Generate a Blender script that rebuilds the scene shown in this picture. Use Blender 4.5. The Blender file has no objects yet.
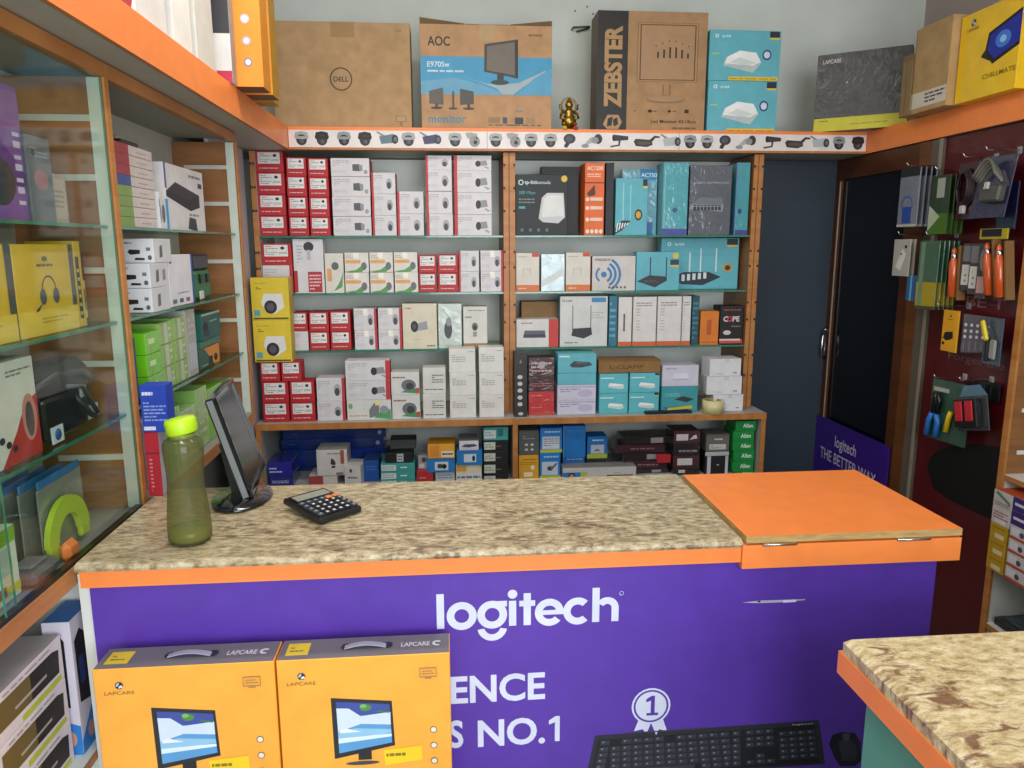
import bpy, bmesh, math, random
from mathutils import Vector, Matrix
random.seed(7)
PI = math.pi
R = math.radians
# ------------------------------------------------------------------ camera, world, lights, exposure
FPX = 751.3
PITCH, ROLL, YAW = R(10.4), R(0.18), R(4.94)
CAM = Vector((0, 0, 1.65))
FW = Vector((math.sin(YAW)*math.cos(PITCH), math.cos(YAW)*math.cos(PITCH), -math.sin(PITCH)))
_r0 = Vector((math.cos(YAW), -math.sin(YAW), 0)); _d0 = FW.cross(_r0)
RT = math.cos(ROLL)*_r0 + math.sin(ROLL)*_d0
DN = -math.sin(ROLL)*_r0 + math.cos(ROLL)*_d0
scene = bpy.context.scene
COL = scene.collection
cd = bpy.data.cameras.new('camera'); cam = bpy.data.objects.new('camera', cd); COL.objects.link(cam)
cd.sensor_width = 36; cd.lens = FPX/1024*36; cd.clip_start = .02
cam.matrix_world = Matrix(((RT.x, -DN.x, -FW.x, CAM.x), (RT.y, -DN.y, -FW.y, CAM.y), (RT.z, -DN.z, -FW.z, CAM.z), (0, 0, 0, 1)))
scene.camera = cam
scene.view_settings.view_transform = 'Standard'
scene.view_settings.look = 'None'
scene.view_settings.gamma = 1
scene.view_settings.use_curve_mapping = False
scene.view_settings.exposure = 0.03
w = bpy.data.worlds.new('world'); scene.world = w; w.use_nodes = True
w.node_tree.nodes['Background'].inputs[0].default_value = (.80, .88, 1, 1)
w.node_tree.nodes['Background'].inputs[1].default_value = 0.9
def area(name, loc, target, sx, sy, power, col):
    l = bpy.data.lights.new(name, 'AREA'); l.shape = 'RECTANGLE'; l.size = sx; l.size_y = sy; l.energy = power; l.color = col
    o = bpy.data.objects.new(name, l); COL.objects.link(o); o.location = loc
    o.rotation_euler = (Vector(target)-Vector(loc)).to_track_quat('-Z', 'Y').to_euler(); return o
area('entrance_daylight', (.75, -1.6, 1.7), (-.35, 2, 1.2), 2.0, 2.0, 92, (.93, .97, 1))
area('ceiling_tube_light', (-.35, 1.1, 2.93), (-.35, 1.1, 0), 1.5, .10, 17, (1, .97, .92))
area('ceiling_tube_light', (.0, 2.2, 2.93), (.0, 2.2, 0), 1.2, .10, 15, (1, .97, .92))

# ------------------------------------------------------------------ pixel of the photo -> point on a plane of the room
def ray(x, y): return RT*((x-512)/FPX) + DN*((y-384)/FPX) + FW
def onY(x, y, Y): v = ray(x, y); return CAM + v*(Y/v.y)
def onX(x, y, X): v = ray(x, y); return CAM + v*(X/v.x)
def onZ(x, y, Z): v = ray(x, y); return CAM + v*((Z-CAM.z)/v.z)

# ------------------------------------------------------------------ materials
MATS = {}
def lin(c): return c/12.92 if c <= .04045 else ((c+.055)/1.055)**2.4
def rgb(h):
    h = h.lstrip('#'); return tuple(lin(int(h[i:i+2], 16)/255) for i in (0, 2, 4))
def mat(h, rough=.5, kind='plain', metal=0.0, coat=0.0):
    k = (h, rough, kind, metal, coat)
    if k in MATS: return MATS[k]
    m = bpy.data.materials.new('%s %s' % (kind, h)); m.use_nodes = True
    nt = m.node_tree; b = nt.nodes['Principled BSDF']
    c = rgb(h)
    b.inputs['Base Color'].default_value = (*c, 1); b.inputs['Roughness'].default_value = rough
    b.inputs['Metallic'].default_value = metal; b.inputs['Coat Weight'].default_value = coat
    tc = nt.nodes.new('ShaderNodeTexCoord'); n = nt.nodes.new('ShaderNodeTexNoise')
    nt.links.new(tc.outputs['Object'], n.inputs['Vector'])
    n.inputs['Scale'].default_value = 18; n.inputs['Detail'].default_value = 2
    amt = {'plain': .06, 'cardboard': .12, 'wrap': .05, 'wall': .07, 'laminate': .04}.get(kind, .05)
    if kind == 'wall': n.inputs['Scale'].default_value = 3
    mp = nt.nodes.new('ShaderNodeMapRange'); mp.inputs[1].default_value = .3; mp.inputs[2].default_value = .7
    mp.inputs[3].default_value = 1-amt; mp.inputs[4].default_value = 1+amt
    nt.links.new(n.outputs['Fac'], mp.inputs[0])
    vm = nt.nodes.new('ShaderNodeVectorMath'); vm.operation = 'SCALE'; vm.inputs[0].default_value = c
    nt.links.new(mp.outputs[0], vm.inputs['Scale']); nt.links.new(vm.outputs[0], b.inputs['Base Color'])
    if kind in ('wrap', 'film'):
        n2 = nt.nodes.new('ShaderNodeTexNoise'); n2.inputs['Scale'].default_value = 14; n2.inputs['Distortion'].default_value = 2.5
        nt.links.new(tc.outputs['Object'], n2.inputs['Vector'])
        bp = nt.nodes.new('ShaderNodeBump'); bp.inputs['Strength'].default_value = .4; bp.inputs['Distance'].default_value = .012
        nt.links.new(n2.outputs['Fac'], bp.inputs['Height']); nt.links.new(bp.outputs[0], b.inputs['Coat Normal'])
        b.inputs['Coat Weight'].default_value = 1 if kind == 'wrap' else .45; b.inputs['Coat Roughness'].default_value = .12 if kind == 'wrap' else .2
    MATS[k] = m; return m
def wood(name, c1, c2, scale, rough=.45):
    m = bpy.data.materials.new(name); m.use_nodes = True; nt = m.node_tree; b = nt.nodes['Principled BSDF']
    tc = nt.nodes.new('ShaderNodeTexCoord'); mp = nt.nodes.new('ShaderNodeMapping'); mp.inputs['Scale'].default_value = scale
    n = nt.nodes.new('ShaderNodeTexNoise'); n.inputs['Scale'].default_value = 4; n.inputs['Detail'].default_value = 6; n.inputs['Roughness'].default_value = .6
    cr = nt.nodes.new('ShaderNodeValToRGB'); cr.color_ramp.elements[0].color = (*rgb(c1), 1); cr.color_ramp.elements[1].color = (*rgb(c2), 1)
    cr.color_ramp.elements[0].position = .3; cr.color_ramp.elements[1].position = .7
    nt.links.new(tc.outputs['Object'], mp.inputs[0]); nt.links.new(mp.outputs[0], n.inputs['Vector'])
    nt.links.new(n.outputs['Fac'], cr.inputs[0]); nt.links.new(cr.outputs[0], b.inputs['Base Color']); b.inputs['Roughness'].default_value = rough
    return m
def granite(name, cols, rot, vein='#4f3226', thr=.56):
    m = bpy.data.materials.new(name); m.use_nodes = True; nt = m.node_tree; b = nt.nodes['Principled BSDF']; L = nt.links.new
    tc = nt.nodes.new('ShaderNodeTexCoord'); mp = nt.nodes.new('ShaderNodeMapping')
    mp.inputs['Rotation'].default_value = (0, 0, rot); mp.inputs['Scale'].default_value = (1, 2.1, 1)
    L(tc.outputs['Object'], mp.inputs[0])
    n = nt.nodes.new('ShaderNodeTexNoise'); n.inputs['Scale'].default_value = 38; n.inputs['Detail'].default_value = 8; n.inputs['Roughness'].default_value = .7
    L(mp.outputs[0], n.inputs['Vector'])
    cr = nt.nodes.new('ShaderNodeValToRGB'); e = cr.color_ramp.elements
    e[0].position = .36; e[0].color = (*rgb(cols[0]), 1); e[1].position = .66; e[1].color = (*rgb(cols[2]), 1)
    q = e.new(.5); q.color = (*rgb(cols[1]), 1)
    L(n.outputs['Fac'], cr.inputs[0])
    v = nt.nodes.new('ShaderNodeTexNoise'); v.inputs['Scale'].default_value = 19; v.inputs['Detail'].default_value = 7; v.inputs['Roughness'].default_value = .65; v.inputs['Distortion'].default_value = .6
    L(mp.outputs[0], v.inputs['Vector'])
    v2 = nt.nodes.new('ShaderNodeTexNoise'); v2.inputs['Scale'].default_value = 3.2; v2.inputs['Detail'].default_value = 2
    L(tc.outputs['Object'], v2.inputs['Vector'])
    ad = nt.nodes.new('ShaderNodeMath'); ad.operation = 'MULTIPLY_ADD'; ad.inputs[1].default_value = .45
    L(v2.outputs['Fac'], ad.inputs[0]); L(v.outputs['Fac'], ad.inputs[2])
    vr = nt.nodes.new('ShaderNodeMapRange'); vr.inputs[1].default_value = thr+.19; vr.inputs[2].default_value = thr+.30; vr.inputs[4].default_value = .85
    L(ad.outputs[0], vr.inputs[0])
    mx = nt.nodes.new('ShaderNodeMix'); mx.data_type = 'RGBA'; mx.inputs[7].default_value = (*rgb(vein), 1)
    L(vr.outputs[0], mx.inputs[0]); L(cr.outputs[0], mx.inputs[6])
    L(mx.outputs[2], b.inputs['Base Color']); b.inputs['Roughness'].default_value = .3
    return m
def glassy(name, tint, alpha, rough=.05):
    m = bpy.data.materials.new(name); m.use_nodes = True; nt = m.node_tree
    out = nt.nodes['Material Output']; nt.nodes.remove(nt.nodes['Principled BSDF'])
    t = nt.nodes.new('ShaderNodeBsdfTransparent'); t.inputs[0].default_value = (*rgb(tint), 1)
    g = nt.nodes.new('ShaderNodeBsdfGlossy'); g.inputs['Roughness'].default_value = rough; g.inputs[0].default_value = (1, 1, 1, 1)
    fr = nt.nodes.new('ShaderNodeLayerWeight'); fr.inputs['Blend'].default_value = .5
    pw = nt.nodes.new('ShaderNodeMath'); pw.operation = 'POWER'; pw.inputs[1].default_value = 3.5
    ad = nt.nodes.new('ShaderNodeMath'); ad.operation = 'MULTIPLY_ADD'; ad.inputs[1].default_value = .34; ad.inputs[2].default_value = alpha; ad.use_clamp = True
    mx = nt.nodes.new('ShaderNodeMixShader')
    nt.links.new(fr.outputs['Facing'], pw.inputs[0]); nt.links.new(pw.outputs[0], ad.inputs[0]); nt.links.new(ad.outputs[0], mx.inputs[0])
    nt.links.new(t.outputs[0], mx.inputs[1]); nt.links.new(g.outputs[0], mx.inputs[2]); nt.links.new(mx.outputs[0], out.inputs[0])
    return m
WOODEDGE = wood('oak edging', '#c08246', '#a8692f', (1, 1, 8))
WOODH = wood('oak edging horizontal', '#c08246', '#a8692f', (8, 1, 1))
BROWNLAM = wood('brown laminate', '#9c6a3e', '#7e5029', (1, 1, 6))
RAWPLY = wood('raw plywood edge', '#c9a468', '#9a7a48', (5, 5, 40), .8)
GRANITE = granite('counter granite', ('#7a6a52', '#b09f7e', '#d4c7a8'), R(8), '#5f4836', .60)
GRANITE2 = granite('near counter granite', ('#a58c60', '#cfbb90', '#e9dab6'), R(-35), '#6a3c2c', .585)
GLASS = glassy('clear pane', '#f5faf6', .012)
SHELFGLASS = glassy('shelf glass', '#e2efe8', .04)
GREENEDGE = mat('#2f7a63', .15, 'plain', 0, .5)
ORANGE = mat('#f58942', .42, 'laminate', 0, .15)
CHROME = mat('#c8c8c8', .2, 'plain', 1.0)
WHITELAM = mat('#d8d8d0', .5, 'laminate')
GREYLAM = mat('#a9aba0', .5, 'laminate')

# ------------------------------------------------------------------ mesh building
TXT = {}
def glyphs(s, bold):
    k = (s, bold)
    if k in TXT: return TXT[k]
    cu = bpy.data.curves.new('lettering', 'FONT'); cu.body = s; cu.size = 1; cu.offset = bold; cu.resolution_u = 4
    o = bpy.data.objects.new('lettering', cu); COL.objects.link(o)
    dg = bpy.context.evaluated_depsgraph_get(); dg.update()
    me = bpy.data.meshes.new_from_object(o.evaluated_get(dg))
    vs = [(v.co.x, v.co.y) for v in me.vertices]; fs = [tuple(p.vertices) for p in me.polygons]
    bpy.data.objects.remove(o); bpy.data.curves.remove(cu); bpy.data.meshes.remove(me)
    TXT[k] = (vs, fs); return TXT[k]
class G:
    def __init__(s): s.bm = bmesh.new(); s.m = []; s.lay = 0
    def mi(s, m):
        if isinstance(m, str): m = mat(m)
        if m not in s.m: s.m.append(m)
        return s.m.index(m)
    def poly(s, pts, m):
        f = s.bm.faces.new([s.bm.verts.new(p) for p in pts]); f.material_index = s.mi(m); return f
    def mesh(s, vs, fs, m, smooth=False):
        i = s.mi(m); V = [s.bm.verts.new(v) for v in vs]
        for f in fs:
            try: q = s.bm.faces.new([V[a] for a in f]); q.material_index = i; q.smooth = smooth
            except ValueError: pass
    def box(s, a, b, m, bev=0.0, faces=None, M=None):
        t = bmesh.new(); bmesh.ops.create_cube(t, size=1)
        a = Vector(a); b = Vector(b)
        for v in t.verts: v.co = Vector(((a[i]+b[i])/2 + v.co[i]*(b[i]-a[i]) for i in range(3)))
        if bev: bmesh.ops.bevel(t, geom=t.edges[:], offset=bev, segments=1, affect='EDGES', profile=.5)
        t.normal_update(); i0 = s.mi(m); mp = {}
        for v in t.verts: mp[v] = s.bm.verts.new(M @ v.co if M else v.co)
        for f in t.faces:
            q = s.bm.faces.new([mp[v] for v in f.verts]); q.material_index = i0
            if faces:
                n = f.normal
                for k, ax, sg in (('F', 1, -1), ('K', 1, 1), ('R', 0, 1), ('L', 0, -1), ('T', 2, 1), ('B', 2, -1)):
                    if k in faces and n[ax]*sg > .9: q.material_index = s.mi(faces[k])
        t.free()
    def prism(s, pts, d, m):                       # pts: closed 3D outline; d: extrusion vector
        n = len(pts); d = Vector(d); P = [Vector(p) for p in pts]
        s.mesh(P+[p+d for p in P], [tuple(range(n))[::-1], tuple(range(n, 2*n))]+[(i, (i+1) % n, n+(i+1) % n, n+i) for i in range(n)], m)
    def lathe(s, prof, m, n=28, M=None, caps=True, sy=1.0, sm=True):
        vs = []; fs = []
        for r, z in prof:
            for k in range(n):
                a = 2*PI*k/n; p = Vector((r*math.cos(a), r*math.sin(a)*sy, z)); vs.append(M @ p if M else p)
        for j in range(len(prof)-1):
            for k in range(n): fs.append((j*n+k, j*n+(k+1) % n, (j+1)*n+(k+1) % n, (j+1)*n+k))
        if caps: fs += [tuple(range(n))[::-1], tuple(range((len(prof)-1)*n, len(prof)*n))]
        s.mesh(vs, fs, m, sm)
    def tube(s, path, r, m, n=8):
        P = [Vector(p) for p in path]; vs = []; fs = []
        for i, p in enumerate(P):
            t = (P[min(i+1, len(P)-1)]-P[max(i-1, 0)]).normalized()
            u = t.cross(Vector((0, 0, 1)) if abs(t.z) < .9 else Vector((1, 0, 0))).normalized(); v = t.cross(u)
            for k in range(n): a = 2*PI*k/n; vs.append(p+(u*math.cos(a)+v*math.sin(a))*r)
        for i in range(len(P)-1):
            for k in range(n): fs.append((i*n+k, i*n+(k+1) % n, (i+1)*n+(k+1) % n, (i+1)*n+k))
        fs += [tuple(range(n))[::-1], tuple(range((len(P)-1)*n, len(P)*n))]
        s.mesh(vs, fs, m, True)
    # flat print on a face: o origin, u and v axes (unit), W and H size, nrm outward
    def decals(s, o, u, v, W, H, nrm, lst):
        o, u, v, nrm = map(Vector, (o, u, v, nrm))
        for d in lst:
            s.lay += 1; e = nrm*(.00035+.00006*s.lay)
            P = lambda a, b: o+u*(a*W)+v*(b*H)+e
            k = d[0]
            if k == 'r': _, a, b, c, f, m = d; s.poly([P(a, b), P(c, b), P(c, f), P(a, f)], m)
            elif k == 'p': s.poly([P(*q) for q in d[1]], d[2])
            elif k == 'e':
                _, a, b, ru, rv, m = d; s.poly([P(a+ru*math.cos(2*PI*i/18), b+rv*math.sin(2*PI*i/18)) for i in range(18)], m)
            elif k == 'c':                          # a true circle, radius as a fraction of the height
                _, a, b, rv, m = d; ru = rv*H/W; s.poly([P(a+ru*math.cos(2*PI*i/22), b+rv*math.sin(2*PI*i/22)) for i in range(22)], m)
            elif k == 'q':                          # ring or arc: cu, cv, outer radius, inner radius (of height), from, to, colour
                _, a, b, ro, ri, a0, a1, m = d; n = max(4, int(abs(a1-a0)/12)); q = H/W
                for i in range(n):
                    t0 = R(a0+(a1-a0)*i/n); t1 = R(a0+(a1-a0)*(i+1)/n)
                    s.poly([P(a+r*q*math.cos(t), b+r*math.sin(t)) for r, t in ((ri, t0), (ro, t0), (ro, t1), (ri, t1))], m)
            elif k == 'l':                          # lines of small print
                _, a, b, c, f, n, m = d; rn = random.Random(int(a*977+b*331+n))
                for i in range(n):
                    y = f-(f-b)*(i+.5)/n; hh = (f-b)/n*.22; x = a
                    while x < c-.01:
                        x2 = min(c, x+(c-a)*rn.uniform(.08, .3)); s.poly([P(x, y-hh), P(x2, y-hh), P(x2, y+hh), P(x, y+hh)], m); x = x2+(c-a)*.04
                        if rn.random() < .12: break
            elif k in ('t', 'tv'):                  # text: string, u, v, cap height fraction of H (or of W when vertical), colour, bold, width fraction
                _, st, a, b, hf, m, bold = d[:7]; wf = d[7] if len(d) > 7 else None
                vs, fs = glyphs(st, bold); x0 = min(q[0] for q in vs); x1 = max(q[0] for q in vs)
                if k == 't':
                    sc = hf*H/.7; sx = (wf*W/(x1-x0)) if wf else sc
                    pts = [o+u*(a*W+(q[0]-x0)*sx)+v*(b*H+q[1]*sc)+e for q in vs]
                else:
                    sc = hf*W/.7; sx = (wf*H/(x1-x0)) if wf else sc
                    pts = [o+u*(a*W-q[1]*sc)+v*(b*H+(q[0]-x0)*sx)+e for q in vs]
                s.mesh(pts, fs, m)
def obj(name, g, parent=None, loc=None, rz=0):
    me = bpy.data.meshes.new(name); g.bm.normal_update(); g.bm.to_mesh(me); g.bm.free()
    for m in g.m: me.materials.append(m)
    o = bpy.data.objects.new(name, me); COL.objects.link(o)
    if parent is not None: o.parent = parent
    if loc is not None: o.location = loc
    if rz: o.rotation_euler = (0, 0, rz)
    return o
def tag(o, label=None, cat=None, group=None, kind=None):
    if label: o['label'] = label
    if cat: o['category'] = cat
    if group: o['group'] = group
    if kind: o['kind'] = kind
    return o
def empty(name, loc, label, cat, group=None, rz=0, rot=None):
    o = bpy.data.objects.new(name, None); COL.objects.link(o); o.location = loc; o.rotation_euler = rot or (0, 0, rz); o.empty_display_size = .05
    return tag(o, label, cat, group)
def struct(name, g): o = obj(name, g); o['kind'] = 'structure'; return o
def faceframe(w, d, h, f):
    return {'F': ((-w/2, -d/2, 0), (1, 0, 0), (0, 0, 1), w, h, (0, -1, 0)),
            'R': ((w/2, -d/2, 0), (0, 1, 0), (0, 0, 1), d, h, (1, 0, 0)),
            'L': ((-w/2, d/2, 0), (0, -1, 0), (0, 0, 1), d, h, (-1, 0, 0)),
            'T': ((-w/2, -d/2, h), (1, 0, 0), (0, 1, 0), w, d, (0, 0, 1))}[f]
def carton(name, w, d, h, spec, loc, rz=0, parent=None, bev=.0012, rot=None):
    """A printed carton standing on its base centre; spec = dict(body, faces, F, R, L, T)."""
    g = G(); g.box((-w/2, -d/2, 0), (w/2, d/2, h), spec['body'], bev, spec.get('faces'))
    for f in 'FRLT':
        if f in spec: g.lay = 0; g.decals(*faceframe(w, d, h, f), spec[f])
    o = obj(name, g, parent, loc, rz)
    if rot: o.rotation_euler = rot
    return o

# ------------------------------------------------------------------ setting
YB = 3.85; XLW = -1.0; XRW = 2.42; YF = -1.7; ZC = 3.0
g = G(); g.box((XLW-.1, YF, -.05), (XRW+.1, YB+.1, 0), mat('#8f8a80', .4, 'wall')); struct('floor', g)
g = G(); g.box((XLW-.1, YF, ZC), (XRW+.1, YB+.1, ZC+.05), mat('#d9d9d4', .8, 'wall')); struct('ceiling', g)
g = G(); g.box((XLW-.1, YF, 0), (XLW, YB, ZC), mat('#cfd0ca', .8, 'wall')); struct('wall_left', g)
g = G(); g.box((XRW, YF, 0), (XRW+.1, YB, ZC), mat('#b9aaa2', .8, 'wall')); struct('wall_right', g)
g = G(); g.box((XLW-.1, YB, 0), (XRW+.1, YB+.1, ZC), mat('#dde2da', .8, 'wall')); struct('wall_back', g)
# low dark blue wall behind the gap at the right of the shelves
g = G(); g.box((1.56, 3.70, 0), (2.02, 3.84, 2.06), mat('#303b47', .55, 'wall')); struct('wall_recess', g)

# ------------------------------------------------------------------ left display cabinets
XC = -.76; ZL = 1.02; ZS = 2.061
LSH = (1.255, 1.478, 1.700)
def display_cabinet(y0, y1, label, doors, end_wood):
    c = empty('display_cabinet', (XC-.11, (y0+y1)/2, .0), label, 'cabinet')
    def P(name, fn, lab=None):
        g = G(); fn(g); o = obj(name, g, c); o.matrix_parent_inverse = Matrix.Translation(-c.location)
        if lab: o['label'] = lab
        return o
    bx = -.985
    P('back_panel', lambda g: g.box((bx-.008, y0, .55), (bx, y1, ZS-.002), mat('#c4c6bd', .6, 'laminate')))
    P('base_board', lambda g: (g.box((bx, y0, ZL-.040), (XC, y1, ZL-.004), mat('#8d8b8a', .35, 'laminate')), g.box((XC, y0, ZL-.040), (XC+.004, y1, ZL-.004), WOODEDGE)))
    P('top_rail', lambda g: g.box((XC-.02, y0, ZS-.034), (XC, y1, ZS-.001), WOODH))
    P('top_panel', lambda g: g.box((bx, y0, ZS-.02), (XC-.021, y1, ZS-.001), mat('#9a9d92', .6, 'laminate')))
    def side(g):
        g.box((bx, y1-.018, ZL-.003), (XC-.001, y1, ZS-.035), mat('#c9ccc2', .6, 'laminate'), 0, {'F': BROWNLAM})
        g.box((XC-.001, y1-.020, ZL-.003), (XC+.004, y1+.001, ZS-.035), WOODEDGE)
    P('side_panel', side)
    P('shelf_channel', lambda g: g.box((XC-.034, y1-.022, ZL-.003), (XC-.005, y1-.0185, ZS-.036), mat('#c9d0c4', .5)))
    for z in LSH:
        P('glass_shelf', lambda g: (g.box((bx, y0+.002, z-.007), (XC-.019, y1-.023, z), SHELFGLASS), g.box((XC-.019, y0+.002, z-.007), (XC-.017, y1-.023, z), GREENEDGE)))
    for zz in (1.14, 1.37, 1.59, 1.80, 1.93):
        P('support_batten', lambda g: g.box((bx+.04, y1-.024, zz), (XC-.034, y1-.0185, zz+.014), mat('#c2c2b6', .5)))
    if doors:
        P('door_track', lambda g: g.box((XC-.016, y0, ZL-.0035), (XC-.001, y1-.022, ZL+.004), mat('#3a3a36', .3, 'plain', .6)))
        d = P('sliding_door', lambda g: g.box((XC-.006, 1.268, ZL+.005), (XC-.002, y1-.024, ZS-.035), GLASS, 0, {'F': GREENEDGE, 'K': GREENEDGE}))
        g = G(); g.box((XC-.002, 1.262, 1.555), (XC+.010, 1.285, 1.592), CHROME, .002); g.box((XC+.010, 1.20, 1.565), (XC+.014, 1.285, 1.578), CHROME, .001)
        o = obj('door_lock', g, d); o.matrix_parent_inverse = Matrix.Translation(-c.location)
        o.parent = d; o.matrix_parent_inverse = (Matrix.Translation(c.location) @ Matrix.Translation(-c.location)).inverted()
        d2 = P('sliding_door', lambda g: g.box((XC-.012, y0, ZL+.005), (XC-.008, 1.31, ZS-.035), GLASS, 0, {'K': GREENEDGE, 'F': GREENEDGE}))
    return c
display_cabinet(.45, 1.872, 'glass-fronted wooden display cabinet at the left edge, full of headset boxes', True, True)
display_cabinet(1.874, 2.952, 'open wooden display cabinet between the glass-fronted one and the back shelves', False, True)
g = G(); g.box((-.875, 2.955, 0), (-.86, 3.44, ZS-.001), mat('#b9b2bb', .6, 'laminate')); struct('trim_1', g)
# lower carcass under the left cabinets (white inside, oak front edge)
c = empty('floor_cabinet', (-.88, 1.0, 0), 'white low cabinet with oak front edge under the left display case', 'cabinet')
def P(name, fn, par=None):
    g = G(); fn(g); o = obj(name, g, par or c); o.matrix_parent_inverse = Matrix.Translation(-(par or c).location); return o
P('end_panel', lambda g: g.box((-.985, 1.60, .02), (-.757, 1.618, ZL-.042), mat('#dfe3da', .5, 'laminate')))
P('lower_shelf', lambda g: (g.box((-.985, .45, .583), (XC, 1.598, .60), mat('#d5dcd8', .5, 'laminate')), g.box((XC, .45, .583), (XC+.004, 1.598, .60), WOODEDGE)))
P('bottom_shelf', lambda g: g.box((-.985, .45, .05), (XC, 1.598, .07), mat('#d5dcd8', .5, 'laminate')))

# ------------------------------------------------------------------ overhead shelves with orange fascia
XFL = -.664; YFB = 3.43; XFR = 1.93; ZT0, ZT1 = 2.062, 2.157
def overhead(name, boxes, label):
    c = empty(name, boxes[0][1], label, 'shelf')
    for nm, a, b, m, f in boxes:
        g = G(); g.box(a, b, m, 0, f); o = obj(nm, g, c); o.matrix_parent_inverse = Matrix.Translation(-c.location)
    return c
overhead('overhead_shelf', [('board', (-.995, .45, ZT0+.001), (XFL-.014, YB-.003, ZT1-.012), GREYLAM, None),
    ('fascia', (XFL-.013, .45, ZT0), (XFL, YFB-.001, ZT1), ORANGE, {'B': WOODH})], 'orange-fronted overhead shelf running along the left wall')
ob = overhead('overhead_shelf', [('board', (XFL-.012, YFB+.014, ZT0+.001), (XFR+.011, YB-.003, ZT1-.006), GREYLAM, None),
    ('fascia', (XFL+.001, YFB, ZT0), (XFR-.001, YFB+.013, ZT1), ORANGE, {'B': WOODH})], 'overhead shelf across the back wall with a strip of camera pictures')
overhead('overhead_shelf', [('board', (XFR+.014, .6, ZT0+.001), (XRW-.003, YB-.003, ZT1-.006), GREYLAM, None),
    ('fascia', (XFR, .6, ZT0), (XFR+.013, YFB+.0125, ZT1), ORANGE, {'B': WOODH})], 'orange-fronted overhead shelf running along the right wall')
# picture strip on the back fascia
g = G(); x0 = XFL+.003; x1 = XFR-.003; zs0 = ZT0+.010; zs1 = ZT1-.014; Hs = zs1-zs0; Ws = x1-x0
g.box((x0, YFB-.0012, zs0), (x1, YFB-.0002, zs1), mat('#e3dcd9', .35))
g.box((x0, YFB-.004, ZT0), (x1, YFB-.0002, zs0-.001), WOODH)
def cam_icon(kind, cu):                         # returns decals, cu centre in fraction of strip length; k = 1 strip-height in u
    k = Hs/Ws*1.18; D = []; E = lambda a, b, ru, rv, m: D.append(('e', cu+a*k, b, ru*k, rv, m)); Q = lambda pts, m: D.append(('p', [(cu+a*k, b) for a, b in pts], m))
    if kind in 'dbg':
        top, bot = {'d': ('#a4a7a6', '#2c2e33'), 'b': ('#1d1c1c', '#34302f'), 'g': ('#8e9397', '#20232c')}[kind]
        Q([(-.36, .58), (-.30, .86), (0, .93), (.30, .86), (.36, .58), (.30, .46), (-.30, .46)], top); E(0, .42, .27, .32, bot); E(.0, .55, .33, .09, top); E(.03, .34, .10, .12, '#55555c')
    elif kind == 'e':
        Q([(-.4, .9), (-.1, .95), (.25, .85), (.1, .5), (-.3, .6)], '#a3a29e'); E(.08, .42, .28, .34, '#8d8f90'); E(.12, .36, .10, .12, '#26262a'); E(.2, .62, .06, .06, '#444444')
    elif kind in 'tpw':
        b, l = {'t': ('#5f7a80', '#1c1e22'), 'p': ('#474463', '#30304c'), 'w': ('#b2b6b6', '#2f3338')}[kind]
        Q([(-.62, .93), (-.5, .95), (-.15, .72), (-.25, .6)], '#8a8c8c'); Q([(-.45, .66), (.30, .82), (.44, .30), (-.35, .22)], b); E(.36, .5, .17, .27, l); E(.38, .5, .09, .15, '#67696c')
    elif kind == 'k':
        E(0, .62, .32, .30, '#2e2d33'); E(-.02, .62, .19, .19, '#4d4c58'); Q([(-.26, .30), (-.12, .44), (0, .3), (-.12, .08), (-.3, .12)], '#26242a')
    elif kind == 'c':
        Q([(-.28, .9), (.55, .8), (.55, .58), (-.25, .5)], '#34303c'); Q([(.02, .55), (.14, .55), (.1, .22), (-.4, .12), (-.4, .22), (.02, .3)], '#3a3636'); E(-.25, .7, .07, .18, '#17161c')
    elif kind == 'f':
        Q([(-.62, .5), (-.5, .66), (.35, .6), (.42, .3), (.1, .16), (-.5, .22)], '#3a322e'); Q([(.25, .6), (.5, .85), (.8, .82), (.78, .72), (.55, .72), (.4, .5)], '#2b2624'); E(-.05, .4, .38, .10, '#574d47')
    elif kind == 's':
        Q([(-.5, .2), (.1, .45), (.2, .8), (-.15, .7), (-.4, .4)], '#a9aaa8'); E(-.42, .2, .2, .12, '#8e8f90'); E(.27, .62, .22, .3, '#2b2c31'); E(.1, .55, .2, .2, '#8b8e92')
    return D
for px, k in ((301.6, 'd'), (322, 'b'), (344, 'g'), (365, 'b'), (388, 't'), (408.5, 'd'), (431, 'p'), (455, 'd'), (473, 'e'), (495.7, 'd'), (513.7, 'e'), (531, 'd'), (550.4, 'd'), (569.5, 'k'),
              (593, 's'), (618, 'c'), (645, 'f'), (671, 'w'), (690, 'g'), (707, 'd'), (725, 'k'), (747, 's'), (771, 'c'), (796, 'f'), (820, 'w'), (839, 'g'), (858, 'b')):
    q = onY(px, 140, YFB); g.lay = 0
    g.decals((x0, YFB-.0013, zs0), (1, 0, 0), (0, 0, 1), Ws, Hs, (0, -1, 0), cam_icon(k, (q.x-x0)/Ws))
for px in (487, 679):
    q = onY(px, 140, YFB); g.lay = 0; g.decals((x0, YFB-.0013, zs0), (1, 0, 0), (0, 0, 1), Ws, Hs, (0, -1, 0), [('r', (q.x-x0)/Ws, 0, (q.x-x0)/Ws+.0008, 1, '#8f8884')])
o = obj('camera_picture_strip', g, ob); o.matrix_parent_inverse = Matrix.Translation(-ob.location)

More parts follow.
